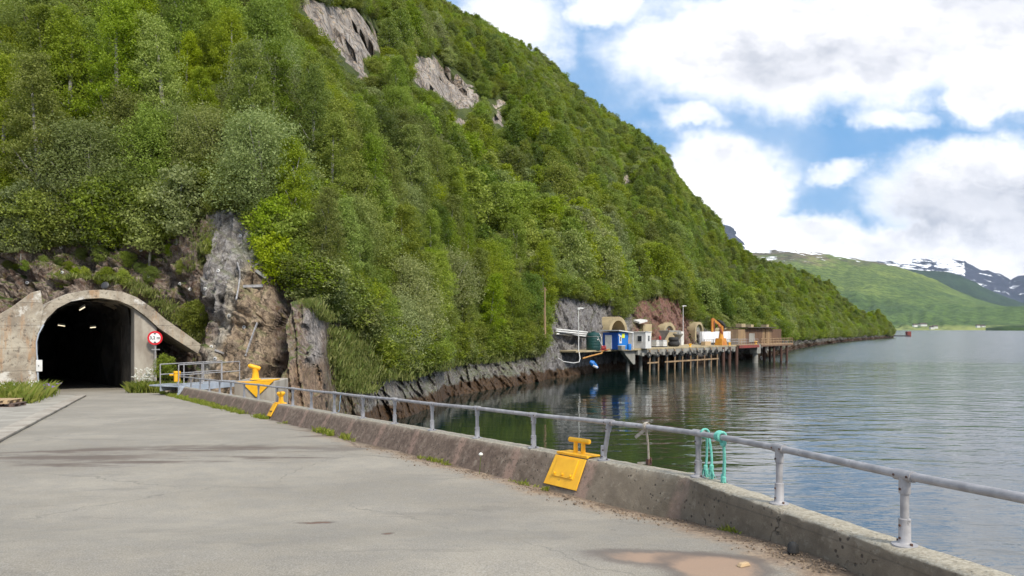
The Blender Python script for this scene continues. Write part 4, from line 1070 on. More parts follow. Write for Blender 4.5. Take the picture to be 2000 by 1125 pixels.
for k in range(3):
    m_ = MB(); f = (k+.6)/3.2; a = wp(Yl, -.16-.25*f, -.05-.37*f, .06-.5*f); b = wp(Yl, .16-.25*f, -.05-.37*f, .06-.5*f); m_.cyl(a, b, .018, n=8); m_.build('rung', M['alu'], r)

# ------------------------------------------------------------------ tunnel portal
r = empty('tunnel_portal', PO+Vector((0, 0, -1.79)), 'weathered concrete arch portal of the road tunnel in the cliff', 'tunnel portal')
m_ = MB()
ring = [PP(a, b) for a, b in OUTER[2:]]; inn = [PP(a, b) for a, b in INNER[2:]]
nr = len(ring); rg2 = []
vs = []
for d_ in (0, .45, 7):
    vs += [p+PD*d_ for p in ring]+[p+PD*d_ for p in inn]
vs[2*nr:3*nr] = [p+Vector((0, 0, .03)) for p in vs[2*nr:3*nr]]
k2 = 2*nr; fs = []
for i in range(nr-1):
    fs.append((i, i+1, nr+i+1, nr+i))
    for L_ in (0, 1):
        o = L_*k2; fs.append((o+i, o+k2+i, o+k2+i+1, o+i+1)); fs.append((o+nr+i, o+nr+i+1, o+k2+nr+i+1, o+k2+nr+i))
fs += [(0, nr, k2+nr, k2), (nr-1, k2+nr-1, k2+2*nr-1, 2*nr-1)]
m_.add(vs, fs)
o = m_.build('arch', M['portal'], r, smooth=False)
m_ = MB(); m_.prism([PP(a, b, -.06) for a, b in [(-220, 800), (74.5, 772), (73, 700), (71.5, 662), (78, 640), (85, 604), (79, 567), (62, 571), (27, 597), (0, 613), (-60, 640), (-220, 690)]], PD*1.6); m_.build('wing_wall', M['portal'], r, bevel=.03)
m_ = MB(); m_.prism([PP(a, b, .25) for a, b in [(264, 772), (308, 772), (308, 640), (290, 623), (264, 603)]], PD*1.1); m_.build('pillar', M['conc'], r, bevel=.02)
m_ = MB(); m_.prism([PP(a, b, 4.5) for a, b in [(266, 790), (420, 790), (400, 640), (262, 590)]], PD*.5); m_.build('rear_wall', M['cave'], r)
# inner tube
prof = [(76, 900), (75, 700), (75, 664), (82, 645), (95, 624), (114, 606), (139, 593), (170, 587), (200, 586), (232, 591), (257, 603), (266, 640), (266, 900)]
pf = []
for (a, b), (c_, e_) in zip(prof, prof[1:]):
    for k in range(4): pf.append((a+(c_-a)*k/4, b+(e_-b)*k/4))
pf.append(prof[-1]); rows = []
for j in range(34):
    d_ = 1.36+(j**1.25)*.62; row = []
    for a, b in pf:
        q = PP(a, b); e_ = min(1, d_/5); nn = fr(q.x*.8+d_*.5, q.y*.8+d_, q.z*.8, 4)*.45*e_
        ctr = PP(170, 680); v_ = (q-ctr).normalized(); v_.z = max(v_.z, 0); q = q+v_*nn+PD*d_; q.z -= SLOPE*.8*d_ if False else 0; row.append(q)
    rows.append(row)
V = [tuple(p) for rw in rows for p in rw]; nc = len(pf); fs = []
m_ = MB(); fsx = [(i*nc+k, i*nc+k+1, (i+1)*nc+k+1, (i+1)*nc+k) for i in range(33) for k in range(nc-1)]+[tuple(33*nc+k for k in range(nc))]
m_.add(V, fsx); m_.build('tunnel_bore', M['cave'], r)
emi = bpy.data.materials.new('lamp_tube'); emi.use_nodes = True; eb_ = emi.node_tree.nodes['Principled BSDF']; eb_.inputs['Emission Color'].default_value = (1, .86, .6, 1); eb_.inputs['Emission Strength'].default_value = 1.0; eb_.inputs['Base Color'].default_value = (.8, .8, .8, 1)
for (ax, ay, bx, by, d_, lb) in [(155, 606, 166, 599.5, 6.5, 'lit strip lamp nearest the tunnel mouth, under the crown'), (113, 635, 127, 637, 20, 'left lit strip lamp deep in the tunnel'), (176, 640, 187, 639, 13, 'right lit strip lamp deep in the tunnel')]:
    k = 1+d_/38
    a = PP(ax, ay, 0); b = PP(bx, by, 0)
    # the same direction, further in
    def deep(px, py):
        s_ = p_s(px, d_); q = PO+PS*s_+PD*d_; return Vector((q.x, q.y, EYE-(py-HOR)/F*q.y))
    a, b = deep(ax, ay), deep(bx, by); ro = empty('tunnel_lamp', (a+b)/2, lb, 'lamp', 'strip lamps in the tunnel')
    m_ = MB(); m_.cyl(a, b, .035, n=8); m_.build('tube', emi, ro)
    m_ = MB(); m_.bar(a+Vector((0, 0, .12)), b+Vector((0, 0, .12)), .2, .08); m_.build('housing', M['white'], ro)
# flood light on the crown
q = PP(207, 567, .2); r = empty('floodlight', q, 'small black floodlight on a bracket on top of the tunnel arch', 'floodlight')
m_ = MB(); m_.lathe([(.05, -.12), (.17, -.08), (.21, .05), (.17, .08)], (0, 0, 0), 16); m_.M = Matrix(); 
for i in range(len(m_.v)): m_.v[i] = q+Vector((0, 0, .26))+Matrix.Rotation(math.radians(70), 3, 'X')@m_.v[i]
m_.build('lamp_head', M['steel_dark'], r, smooth=True)
m_ = MB(); m_.cyl(q-Vector((0, 0, .05)), q+Vector((0, 0, .2)), .03, n=8); m_.build('bracket', M['steel_dark'], r)
# box and conduit
q = PP(76, 714, -.14); r = empty('electric_box', q, 'small white electric box fixed to the left tunnel jamb', 'electric box')
m_ = MB(); m_.box(q, (.27, .16, .58), rz=math.atan2(.6, .8)); b_ = m_.build('cabinet', M['white'], r, bevel=.01)
m_ = MB(); m_.box(q+Vector((.04, -.10, 0)), (.03, .02, .06)); m_.build('lock', M['steel_dark'], b_)
m_ = MB(); m_.tube([PP(75, 768, -.12), PP(73.5, 726, -.12)], .04, 8); m_.tube([PP(73, 703, -.12), PP(71.5, 690, -.12), PP(71, 668, -.12), PP(75, 652, -.12), PP(85, 634, -.08)], .035, 8); m_.build('conduit', M['alu'], r, smooth=True)
# height limit sign
sp = PP(301, 660, -.25); r = empty('height_limit_sign', Vector((sp.x, sp.y, -1.8)), 'round red and white 3,2 m height limit sign on its post before the pillar', 'traffic sign')
rot = Matrix.Rotation(math.atan2(.6, .8)-.35, 4, 'Z')
fm = Matrix.Translation(sp)@rot
def disc(R_, y0, th, ri=0):
    m_ = MB(fm); vs = []; n = 40
    for y in (y0, y0-th):
        for k in range(n): a = 2*math.pi*k/n; vs.append((R_*math.cos(a), y, R_*math.sin(a)))
    return m_.add(vs, [tuple(range(n)), tuple(range(2*n-1, n-1, -1))]+[(k, (k+1) % n, n+(k+1) % n, n+k) for k in range(n)])
pb = MB(); pb.cyl((sp.x, sp.y, -1.9), (sp.x, sp.y, sp.z+.2), .035, n=10); 
for v_i in range(len(pb.v)): pb.v[v_i] = pb.v[v_i]+(fm.to_3x3()@Vector((0, .06, 0)))
pb.build('pole', M['galv'], r, smooth=True)
o = disc(.385, 0, .02).build('sign_rim', M['signred'], r); disc(.285, -.0225, .006).build('sign_face', M['signwhite'], r)
m_ = MB(fm)
for s_ in (1, -1): m_.prism([(-.075, -.0305, s_*.275), (.075, -.0305, s_*.275), (0, -.0305, s_*.175)], (0, -.004, 0))
m_.build('arrowhead', M['signblack'], r)
fc = bpy.data.curves.new('lettering', 'FONT'); fc.body = '3,2 m'; fc.size = .235; fc.align_x = 'CENTER'; fc.align_y = 'CENTER'; fc.extrude = .003; fc.offset = .004; fc.materials.append(M['signblack'])
tmp_ = bpy.data.objects.new('lettering_outline', fc); me = bpy.data.meshes.new_from_object(tmp_); bpy.data.objects.remove(tmp_)
if not me.materials: me.materials.append(M['signblack'])
fo_ = bpy.data.objects.new('lettering', me); COL.objects.link(fo_); fo_.parent = r
fo_.matrix_local = Matrix.Translation(-Vector(r.location))@fm@Matrix.Translation((0, -.034, 0))@Matrix.Rotation(math.radians(90), 4, 'X')
m_ = MB(fm); m_.box((.03, .03, -.64), (.42, .03, .05)); m_.build('clamp_bar', M['galv'], r)

# pallets
def pallet(base, rz, m, label, n=7):
    r = empty('pallet', base, label, 'pallet', 'wooden pallets by the grass bank'); fm = Matrix.Translation(base)@Matrix.Rotation(rz, 4, 'Z')
    for y in (-.35, 0, .35):
        b_ = MB(fm)
        b_.box((0, y, .011), (1.2, .1, .022))
        for x in (-.52, 0, .52): b_.box((x, y, .062), (.14, .1, .078))
        b_.build('bearer', m, r)
    for k in range(n): b_ = MB(fm); b_.box((-.55+1.1*k/(n-1), 0, .112), (.12, .8, .022)); b_.build('top_board', m, r)
pz = Rd(14, 796); pallet(Vector((pz.x-.2, pz.y, pz.z+.04)), .12, M['pallet_old'], 'dark grey wooden pallet, the lower one beside the grass bank')
pallet(Vector((pz.x-.38, pz.y+.05, pz.z+.04+.124)), .05, M['pallet_new'], 'fresh pale wooden pallet lying on top of the dark one')

# ------------------------------------------------------------------ rock bolts and steel on the cliff
bolts = [(53, 552), (290, 541), (352, 554), (371, 565), (122, 532), (392, 398), (436, 413), (470, 461), (413, 485), (427, 529), (401, 564), (447, 616), (477, 639), (413, 677), (180, 442), (119, 483), (275, 489), (359, 408), (421, 700)]
BL = {(53, 552): 'leftmost white rock bolt plate, above the wing wall', (290, 541): 'white rock bolt plate in dark rock right above the tunnel arch', (352, 554): 'white rock bolt plate above the green bush, left of two', (371, 565): 'white rock bolt plate above the green bush, right of two'}
for b_ in bolts:
    h = hit(*b_, BV[:1])
    if h is None: continue
    n_ = (h[1] if h[1].y < 0 else -h[1]); n_ = (n_+Vector((0, -1.2, 0))).normalized()
    zone = 'high in the rock face above the tunnel' if b_[1] < 500 and b_[0] < 380 else 'high on the grey rock wall' if b_[1] < 540 else 'on the lower slab right of the tunnel'
    r = empty('rock_bolt', h[0], BL.get(b_, 'small white rock bolt plate '+zone), 'rock bolt', 'rock bolts '+(zone if b_ not in BL else 'by the tunnel arch'))
    m_ = MB(); m_.cyl(h[0]-n_*.03, h[0]+n_*.05, .095, n=12); m_.build('plate', M['white'], r)
    m_ = MB(); m_.cyl(h[0]+n_*.05, h[0]+n_*.13, .03, n=6); m_.build('nut', M['steel_dark'], r)
def surf(px, py, lift=.12):
    h = hit(px, py, BV[:1]); return (h[0]+Vector((0, -lift, .02))) if h else W(px, py, 38)
for (pts, w_, nm, lb, m) in [([(501, 529), (521, 543), (543, 558)], .17, 'steel_strap', 'upper bent steel strap bolted across the tan slab, slanting down right', 'galv'), ([(476, 560), (496, 559.5), (515, 559)], .15, 'steel_strap', 'level steel strap bolted across the tan slab', 'galv'),
                        ([(519, 503), (507, 514), (494, 523)], .09, 'steel_strap', 'thin steel strap slanting at the top of the tan slab', 'galv'), ([(504, 631), (495, 655), (481, 696)], .10, 'steel_strap', 'long narrow steel strap low on the slab, pointing down left', 'galv'), ([(421, 684), (430, 687), (439, 691)], .1, 'steel_strap', 'short steel strap at the foot of the slab above the gangway', 'galv')]:
    P_ = [surf(*p) for p in pts]
    for k in range(1, len(P_)): P_[k].y = min(P_[k].y, P_[k-1].y+.5)
    m_ = MB()
    for a, b in zip(P_, P_[1:]): m_.bar(a, b, .05, w_)
    tag(m_.build(nm, M[m]), lb, 'steel strap')
m_ = MB(); P_ = [surf(466, 513, .2), surf(471, 530, .2), surf(471, 545, .2), surf(468, 565, .2), surf(464, 586, .2)]; m_.tube(P_, .05, 8); tag(m_.build('drain_pipe', M['galv'], smooth=True), 'thin grey pipe running down the edge between grey wall and tan slab', 'pipe')

# ------------------------------------------------------------------ the pier with its buildings
ZD = -1.48
A0 = Vector((9.17, 95.8, 0)); PU = Vector((.696, .718, 0)); PN = Vector((-.718, .696, 0)); RZ = math.atan2(.718, .696)
def K(t_, b, h=0): q = A0+PU*t_+PN*b; return Vector((q.x, q.y, ZD+h))
def dp(px, py): Y = 3.08*F/(py-HOR); return Vector(((px-1000)/F*Y, Y, ZD))
def tb(p): r = Vector((p.x-A0.x, p.y-A0.y, 0)); return r.dot(PU), r.dot(PN)
def tpx(px, b=0):
    k = (px-1000)/F; q = A0+PN*b; return (k*q.y-q.x)/(PU.x-k*PU.y)
TE = tpx(1440)
r = empty('pier', K(0, 0), 'long concrete pier on slender timber posts in front of the rock tunnels', 'pier')
m_ = MB(); m_.box(K(TE/2-.5, 8, -.12), (TE+1, 16, .24), rz=RZ); m_.build('deck', M['conc_tan'], r, bevel=.03)
t1 = tpx(1246)
m_ = MB(); m_.box(K((t1+TE)/2, .25, -.60), (TE-t1, .5, .70), rz=RZ); m_.build('front_beam', M['conc_grey'], r, bevel=.03)
m_ = MB()
tt = t1+.9
while tt < TE: m_.box(K(tt, .0, -.86), (.55, .6, .5), rz=RZ); tt += 1.9
m_.build('corbels', M['conc_grey'], r)
m_ = MB(); m_.prism([K(t1-3.2, .5, -.24), K(t1, .5, -.24), K(t1, .5, -2.3), K(t1-.5, .5, -2.3)], PN*.6); m_.build('haunch', M['conc_grey'], r)
m_ = MB(); m_.box(K(t1/2+.3, 11.4, -2.6), (t1-1, 9, 4.4), rz=RZ); 
m_.build('abutment', M['cave'], r)
tire_px = [1265, 1282, 1299, 1314, 1329, 1345, 1358, 1372, 1385, 1397]
for i, px in enumerate(tire_px):
    t_ = tpx(px+3); m_ = MB(); m_.cyl(K(t_, -.1, -.3), K(t_, .0, -7.3), .12, .14, n=8); m_.build('timber_post', M['wood'], r)
for (a, b) in ((1263, 1285), (1297, 1402)):
    m_ = MB(); m_.bar(K(tpx(a), -.12, -2.2), K(tpx(b), -.12, -2.2), .12, .22); m_.build('brace', M['wood'], r)
for px in (1250, 1275, 1300, 1325, 1350, 1375, 1408, 1425):
    for b in (2.2, 7):
        m_ = MB(); m_.cyl(K(tpx(px), b, -.2), K(tpx(px), b, -7.3), .28, n=10); m_.build('pile', M['conc_grey'], r)
for px in (1412, 1424, 1438):
    m_ = MB(); m_.cyl(K(tpx(px), -.05, -.3), K(tpx(px), 0, -7.3), .3, n=10); m_.build('dark_pile', M['rust'], r)
ORD = ['first', 'second', 'third', 'fourth', 'fifth', 'sixth', 'seventh', 'eighth', 'ninth', 'tenth', 'eleventh', 'twelfth']
proto = None
for i, px in enumerate(tire_px+[1421]):
    t_ = tpx(px); loc = K(t_, -.24, -1.0)
    if proto is None:
        proto = empty('tyre_fender', loc, '', 'tyre'); m_ = MB(); m_.torus(loc, PN, .34, .15, 20, 8, .9); m_.build('tyre', M['black'], proto, smooth=True)
        m_ = MB(); m_.cyl(loc+Vector((0, 0, .34)), loc+Vector((0, 0, .95))+PN*.1, .03, n=6); m_.build('chain', M['steel_dark'], proto); o = proto
    else: o = copy_tree(proto); o.location = loc
    o['label'] = ORD[i]+' black tyre fender from the left along the pier front'; o['group'] = 'tyre fenders hanging on the pier front'
def lamp(p, h, label, arm=PU):
    r = empty('street_lamp', p, label, 'street lamp', 'lamp posts on the pier'); m_ = MB(); m_.tube([p, p+Vector((0, 0, h))], [.075, .055], 8); m_.build('pole', M['white'], r, smooth=True)
    m_ = MB(); q = p+Vector((0, 0, h)); m_.tube([q-Vector((0, 0, .1)), q+arm*.3+Vector((0, 0, .1)), q+arm*.75+Vector((0, 0, .05))], .04, 6); m_.build('arm', M['galv'], r)
    m_ = MB(); m_.box(q+arm*.5+Vector((0, 0, .12)), (.75, .35, .18), rz=math.atan2(arm.y, arm.x)); m_.box(q+Vector((0, 0, .05)), (.3, .3, .3)); m_.build('lamp_head', M['white'], r, bevel=.04)
lamp(W(1130, 686, 94.5), 5.55, 'thin white lamp post at the left end of the pier beside the green tank')
lamp(dp(1350, 674)+Vector((0, 6, 0)), 7.0, 'tallest white lamp post, behind the middle of the pier')
lamp(dp(1444, 667)+Vector((0, 0, 0)), 3.9, 'short lamp post at the wooden shed, right of the crane', -PU)
# tank
c = dp(1159, 683.5); r = empty('storage_tank', c, 'dark green ribbed plastic storage tank left of the blue container', 'tank')
m_ = MB(); prof_ = [(.98, 0)]
for k in range(5): z = .2+k*.38; prof_ += [(.98, z), (1.0, z+.05), (1.0, z+.27), (.98, z+.32)]
prof_ += [(.97, 2.15), (.72, 2.38), (.3, 2.46), (.3, 2.58), (0, 2.58)]; m_.lathe(prof_, c, 28); m_.build('vessel', M['dgreen'], r, smooth=True)
m_ = MB(); m_.torus(c+Vector((0, 0, 1.85)), (0, 0, 1), .99, .025, 28, 6); m_.build('band', M['galv'], r)
m_ = MB(); m_.tube([c+Vector((.78, -.5, 2.3)), c+Vector((1.05, -.6, 1.7)), c+Vector((1.1, -.6, .3))], .04, 6); m_.build('pipe', M['white'], r)
m_ = MB(); m_.cyl(c+Vector((.5, -.9, 1.45)), c+Vector((.5, -.99, 1.45)), .09, n=10); m_.build('round_label', M['white'], r)
# red pump
c = dp(1179, 684.5); r = empty('red_pump', c, 'small red pump unit between the green tank and the blue container', 'pump')
m_ = MB(); m_.cyl(c+Vector((-.3, 0, .35)), c+Vector((.3, 0, .35)), .3, n=14); m_.box(c+Vector((0, 0, .08)), (.8, .5, .16)); m_.build('housing', M['red'], r, bevel=.03)
m_ = MB(); m_.torus(c+Vector((0, -.3, .35)), (0, 1, 0), .22, .04, 14, 6); m_.build('wheel', M['redbrown'], r)
m_ = MB(); m_.tube([c+Vector((-.1, 0, .6)), c+Vector((-.5, 0, 1.2)), c+Vector((-.8, .1, 1.9))], .03, 6); m_.build('hose', M['white'], r)
# blue container: corner nearest the viewer
C0 = dp(1208, 683.2); t0, b0 = tb(C0)
r = empty('blue_container', K(t0, b0), 'bright blue site container with white roof and pale door beside the tank', 'container')
m_ = MB(); m_.box(K(t0+1.2, b0+1.35, 1.22), (2.4, 2.7, 2.4), rz=RZ); body = m_.build('body', M['blue2'], r, bevel=.02)
m_ = MB()
m_.box(K(t0-.02, b0+1.35, 1.22), (.06, 2.7, 2.38), rz=RZ)
for k in range(9): m_.box(K(t0-.06, b0+.15+k*.3, 1.22), (.05, .12, 2.3), rz=RZ)
m_.build('end_wall', M['blue'], r)
m_ = MB(); m_.prism([K(t0-.35, b0-.4, 2.62), K(t0+3.1, b0-.4, 2.30), K(t0+3.1, b0+3.0, 2.30), K(t0-.35, b0+3.0, 2.62)], (0, 0, .14)); m_.build('roof', M['white'], r)
m_ = MB(); m_.box(K(t0-.1, b0+1.65, 1.05), (.06, 1.15, 2.0), rz=RZ); m_.build('door', M['white'], r, bevel=.01)
m_ = MB(); m_.box(K(t0+3.0, b0-.3, 1.15), (.14, .14, 2.3), rz=RZ); m_.build('porch_post', M['white'], r)
m_ = MB(); m_.box(K(t0+2.62, b0+1.3, 1.15), (.3, 2.2, 2.2), rz=RZ); m_.build('porch_wall', M['orange'], r)
m_ = MB(); m_.box(K(t0+1.1, b0-.03, 1.95), (.62, .05, .62), rz=RZ); m_.build('yellow_notice', M['signyellow'], r)
m_ = MB(); m_.box(K(t0+.42, b0-.03, 1.45), (.55, .05, 1.1), rz=RZ); p_ = m_.build('poster', M['white'], r)
m_ = MB(); m_.box(K(t0+.42, b0-.07, 1.5), (.18, .03, .62), rz=RZ); m_.build('poster_figure', M['signblack'], p_)
m_ = MB(); m_.box(K(t0+.1, b0-.03, 2.05), (.2, .05, .25), rz=RZ); m_.build('small_notice', M['white'], r)
c = dp(1214, 684.0); r = empty('crate', c, 'pale green crate standing before the blue container', 'crate'); m_ = MB(); m_.box(c+Vector((0, 0, .3)), (.8, .6, .6), rz=RZ, taper=1.1); m_.build('bin', M['conc_grey'], r, bevel=.03); m_ = MB(); m_.box(c+Vector((0, 0, .62)), (.9, .7, .06), rz=RZ); m_.build('lid', M['white'], r)
c = dp(1229, 683.5); m_ = MB(); m_.lathe([(.28, 0), (.3, .1), (.3, .75), (.26, .85), (0, .86)], c, 14); tag(m_.build('barrel', M['blue2'], smooth=True), 'blue plastic barrel under the porch of the blue container', 'barrel')
# white cabin
C0 = dp(1261, 680.9); t0, b0 = tb(C0)
r = empty('white_cabin', K(t0, b0), 'white flat-roofed site cabin with dark windows right of the blue container', 'cabin')
m_ = MB(); m_.box(K(t0+.75, b0+1.5, 1.2), (1.5, 3.0, 2.4), rz=RZ); m_.build('body', M['white'], r, bevel=.03)
m_ = MB(); m_.box(K(t0+.75, b0+1.5, 2.44), (1.65, 3.15, .1), rz=RZ); m_.build('roof', M['white'], r, bevel=.02)
for (a, b, dx_, dy_, z) in ((-.03, 1.0, .06, .8, 1.45), (.75, -.03, .4, .06, 1.5)):
    m_ = MB(); m_.box(K(t0+a, b0+b, z), (dx_, dy_, .95), rz=RZ); w_ = m_.build('window', M['white'], r)
    m_ = MB(); m_.box(K(t0+a-(.02 if dx_ < .1 else 0), b0+b-(.02 if dy_ < .1 else 0), z), (dx_*(.9 if dx_ < .1 else .8), dy_*(.9 if dy_ < .1 else .85), .8), rz=RZ); m_.build('pane', M['glass'], w_)
# small white tanks
for i, px in enumerate((1281, 1294)):
    c = dp(px, 677.8); r = empty('bulk_tank', c, ['left','right'][i]+' white caged bulk container beside the white cabin', 'tank', 'white bulk containers'); m_ = MB(); m_.box(c+Vector((0, 0, .6)), (1.1, 1.0, 1.0), rz=RZ); m_.build('vessel', M['white'], r, bevel=.08)
    m_ = MB()
    for h in (.15, .5, .85, 1.12): m_.box(c+Vector((0, 0, h)), (1.16, 1.06, .035), rz=RZ)
    m_.build('cage', M['galv'], r)
    m_ = MB(); m_.box(c+Vector((0, 0, .06)), (1.2, 1.1, .12), rz=RZ); m_.build('skid', M['steel_dark'], r)
c = dp(1291, 677.2)+Vector((0, .8, 1.1)); m_ = MB(); m_.lathe([(.16, 0), (.2, .1), (.2, .5), (.12, .62), (0, .64)], c, 12); tag(m_.build('red_canister', M['red'], smooth=True), 'small red canister standing on the white bulk containers', 'canister')
# rubber tank with funnel
c = dp(1316, 677.0); r = empty('tyre_stack', c, 'stack of two large black tyres on the pier', 'tyre stack'); 
m_ = MB(); m_.torus(c+Vector((0, 0, .45)), (0, 0, 1), .62, .36, 24, 10, 1.2); m_.build('lower_tyre', M['black'], r, smooth=True)
m_ = MB(); m_.torus(c+Vector((-.05, 0, 1.2)), (0, 0, 1), .5, .34, 24, 10, 1.1); m_.build('upper_tyre', M['black'], r, smooth=True)
c = dp(1326, 676)+Vector((0, .6, 0)); r = empty('hopper', c, 'grey funnel-shaped hopper leaning over the big black tyres', 'hopper'); m_ = MB(); m_.lathe([(.2, 1.0), (.28, 1.2), (.85, 1.95), (.85, 2.1), (0, 2.1)], c, 16); m_.build('funnel', M['conc_grey'], r); m_ = MB()
for a in (0, 2.1, 4.2): m_.cyl(c+Vector((.3*math.cos(a), .3*math.sin(a), 1.2)), c+Vector((.5*math.cos(a), .5*math.sin(a), 0)), .05, n=6)
m_.build('legs', M['galv'], r)
# rock tunnel arches
def arch(px, Y, wdt, top, th, label, depth=3.2, jamb=None, panel='cave'):
    c = Vector(((px-1000)/F*Y, Y, ZD)); t0, b0 = tb(c); R_ = wdt/2; H = top-ZD; spring = max(.2, H-R_*1.02)
    r = empty('tunnel_arch', c, label, 'tunnel portal', 'concrete tunnel arches behind the pier')
    out = [(-R_, 0), (-R_, spring)]+[(-R_*math.cos(a), spring+(H-spring)*math.sin(a)) for a in np.linspace(0.12, math.pi-.12, 16)]+[(R_, spring), (R_, 0)]
    r2 = R_-th; ins = [(-r2, 0), (-r2, spring)]+[(-r2*math.cos(a), spring+(H-spring-th)*math.sin(a)) for a in np.linspace(0.12, math.pi-.12, 16)]+[(r2, spring), (r2, 0)]
    m_ = MB(); n = len(out); vs = []
    for d_ in (0, depth): vs += [K(t0+x, b0+d_, z) for x, z in out]+[K(t0+x, b0+d_, z) for x, z in ins]
    fs = []
    for i in range(n-1): fs += [(i, i+1, n+i+1, n+i), (i, 2*n+i, 2*n+i+1, i+1), (n+i, n+i+1, 3*n+i+1, 3*n+i), (2*n+i, 3*n+i, 3*n+i+1, 2*n+i+1)]
    m_.add(vs, fs); m_.build('ring', M['conc_tan'], r)
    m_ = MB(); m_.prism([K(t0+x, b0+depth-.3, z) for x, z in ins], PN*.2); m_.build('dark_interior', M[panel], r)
    return r, t0, b0
arch(1208, 112.5, 4.9, 3.35, .62, 'largest ochre concrete tunnel arch, behind the blue container', 4.0)
r_a, ta, ba = arch(1308, 129, 4.1, 2.55, .6, 'second ochre tunnel arch, behind the black tyres', 5)
m_ = MB(); m_.box(K(ta-1.35, ba-.12, 1.3), (1.3, .3, 2.6), rz=RZ); m_.build('brick_infill', M['wood'], r_a)
m_ = MB(); m_.box(K(ta+.6, ba+.5, 2.9), (2.2, .1, 1.5), rz=RZ); m_.build('grey_panel', M['conc_grey'], r_a)
r_a, ta, ba = arch(1366, 141, 3.3, 2.75, .5, 'third ochre tunnel arch, behind the tall lamp post', 5)
m_ = MB(); m_.box(K(ta, ba+.5, 2.2), (2.1, .1, 3.0), rz=RZ); m_.build('grey_panel', M['conc_grey'], r_a)
arch(1418, 143, 2.2, 1.6, .35, 'smallest ochre tunnel arch, showing above the white sheeted fence', 2, panel='conc_tan')
# small concrete buildings
c = dp(1266, 676.5)+Vector((0, 4, 0)); t0, b0 = tb(c)
r = empty('concrete_hut', K(t0, b0), 'tall narrow ochre concrete hut behind the white cabin, with white canopy', 'hut')
m_ = MB(); m_.box(K(t0+1.2, b0+1, 1.85), (2.6, 2, 3.7), rz=RZ); m_.build('wall', M['conc_tan'], r, bevel=.03)
m_ = MB(); m_.prism([K(t0-2.2, b0-.6, 3.75), K(t0+.2, b0-.6, 4.1), K(t0+.2, b0+.8, 4.3), K(t0-2.0, b0+.8, 4.1)], (0, 0, .3)); m_.build('canopy', M['white'], r)
m_ = MB(); m_.box(K(t0+.9, b0-.02, 2.1), (.9, .06, .8), rz=RZ); m_.build('opening', M['cave'], r)
c = dp(1334, 675); t0, b0 = tb(c); b0 += 2.2
r = empty('concrete_hut', K(t0, b0), 'low concrete hut with open front below the tall lamp post', 'hut')
m_ = MB(); m_.prism([K(t0-2.2, b0-.5, 0), K(t0+.8, b0-.5, 0), K(t0+.8, b0-.5, 2.3), K(t0+.2, b0-.5, 2.3)], PN*1.2); m_.build('buttress', M['conc_tan'], r)
m_ = MB(); m_.box(K(t0+2.7, b0+2.2, 1.3), (3.8, 2.4, 2.6), rz=RZ); m_.build('wall', M['conc_grey'], r, bevel=.03)
m_ = MB(); m_.box(K(t0+1.8, b0+.6, 1.35), (1.1, .5, 1.5), rz=RZ); m_.build('white_cabinet', M['white'], r)
m_ = MB(); m_.box(K(t0+2.2, b0+.35, .5), (1.0, .3, .9), rz=RZ); m_.build('dark_opening', M['glass'], r)
m_ = MB(); m_.box(K(t0+4.0, b0+.5, 1.2), (.9, .5, 2.4), rz=RZ); m_.build('white_door', M['white'], r)
# white sheeting
ta, tc_ = tpx(1372, 4.5), tpx(1441, 4.5)
r = empty('white_screen', K((ta+tc_)/2, 4.5), 'long white sheeted screen wall behind the orange crane', 'screen')
m_ = MB(); m_.box(K((ta+tc_)/2, 4.8, 1.35), (tc_-ta, .5, 2.05), rz=RZ); m_.build('sheet', M['white_sheet'], r, bevel=.02)
m_ = MB()
for k in range(7): m_.box(K(ta+(tc_-ta)*k/6, 5.15, 1.1), (.12, .12, 2.2), rz=RZ)
m_.build('frame', M['galv'], r)
def meshfence(ta, tc_, b, h, label):
    r = empty('mesh_fence', K((ta+tc_)/2, b), label, 'fence'); n = int((tc_-ta)/.6)
    m_ = MB()
    for k in range(n+1): m_.box(K(ta+(tc_-ta)*k/n, b, h/2), (.045, .045, h), rz=RZ)
    for z in (.1, h*.5, h): m_.box(K((ta+tc_)/2, b, z), (tc_-ta, .045, .05), rz=RZ)
    m_.build('bars', M['galv'], r)
    m_ = MB()
    for k in range(0, n+1, 5): m_.box(K(ta+(tc_-ta)*k/n, b+.06, h/2), (.09, .09, h+.1), rz=RZ)
    m_.build('posts', M['galv'], r)
meshfence(tpx(1376, 2.6), tpx(1442, 2.6), 2.6, 1.0, 'low grey bar fence in front of the white screen')
c = K(tpx(1379, 2), 2.0); m_ = MB(); m_.box(c+Vector((0, 0, .35)), (2.0, .8, .7), rz=RZ); tag(m_.build('timber_stack', M['pallet_new'], bevel=.03), 'small stack of pale timber left of the crane', 'timber stack')
# crane
cb = K(tpx(1408, .9), .9); r = empty('dock_crane', cb, 'orange hydraulic dock crane with folded boom on the pier', 'crane')
Yc = cb.y; cw = lambda px, py, dy=0: W(px, py, Yc)+Vector((0, dy, 0))
m_ = MB(); m_.box(cb+Vector((0, 0, .62)), (1.9, 1.5, 1.24), rz=RZ, taper=.8); m_.build('base', M['orange'], r, bevel=.04)
m_ = MB(); m_.tube([cw(1408.5, 664), cw(1408.5, 652), cw(1410, 641), cw(1410, 637)], [.5, .36, .32, .30], 10); m_.build('column', M['orange'], r)
m_ = MB(); m_.bar(cw(1412, 640), cw(1391, 622.5), .34, .42); m_.build('main_boom', M['orange'], r, bevel=.03)
m_ = MB(); m_.bar(cw(1391, 622), cw(1391, 648.5), .36, .42); m_.build('folded_boom', M['orange'], r, bevel=.03)
m_ = MB(); m_.bar(cw(1394.5, 626, -.1), cw(1395, 648, -.1), .16, .16); m_.bar(cw(1410, 652, -.35), cw(1401, 633, -.3), .14, .16); m_.build('cylinder', M['redbrown'], r)
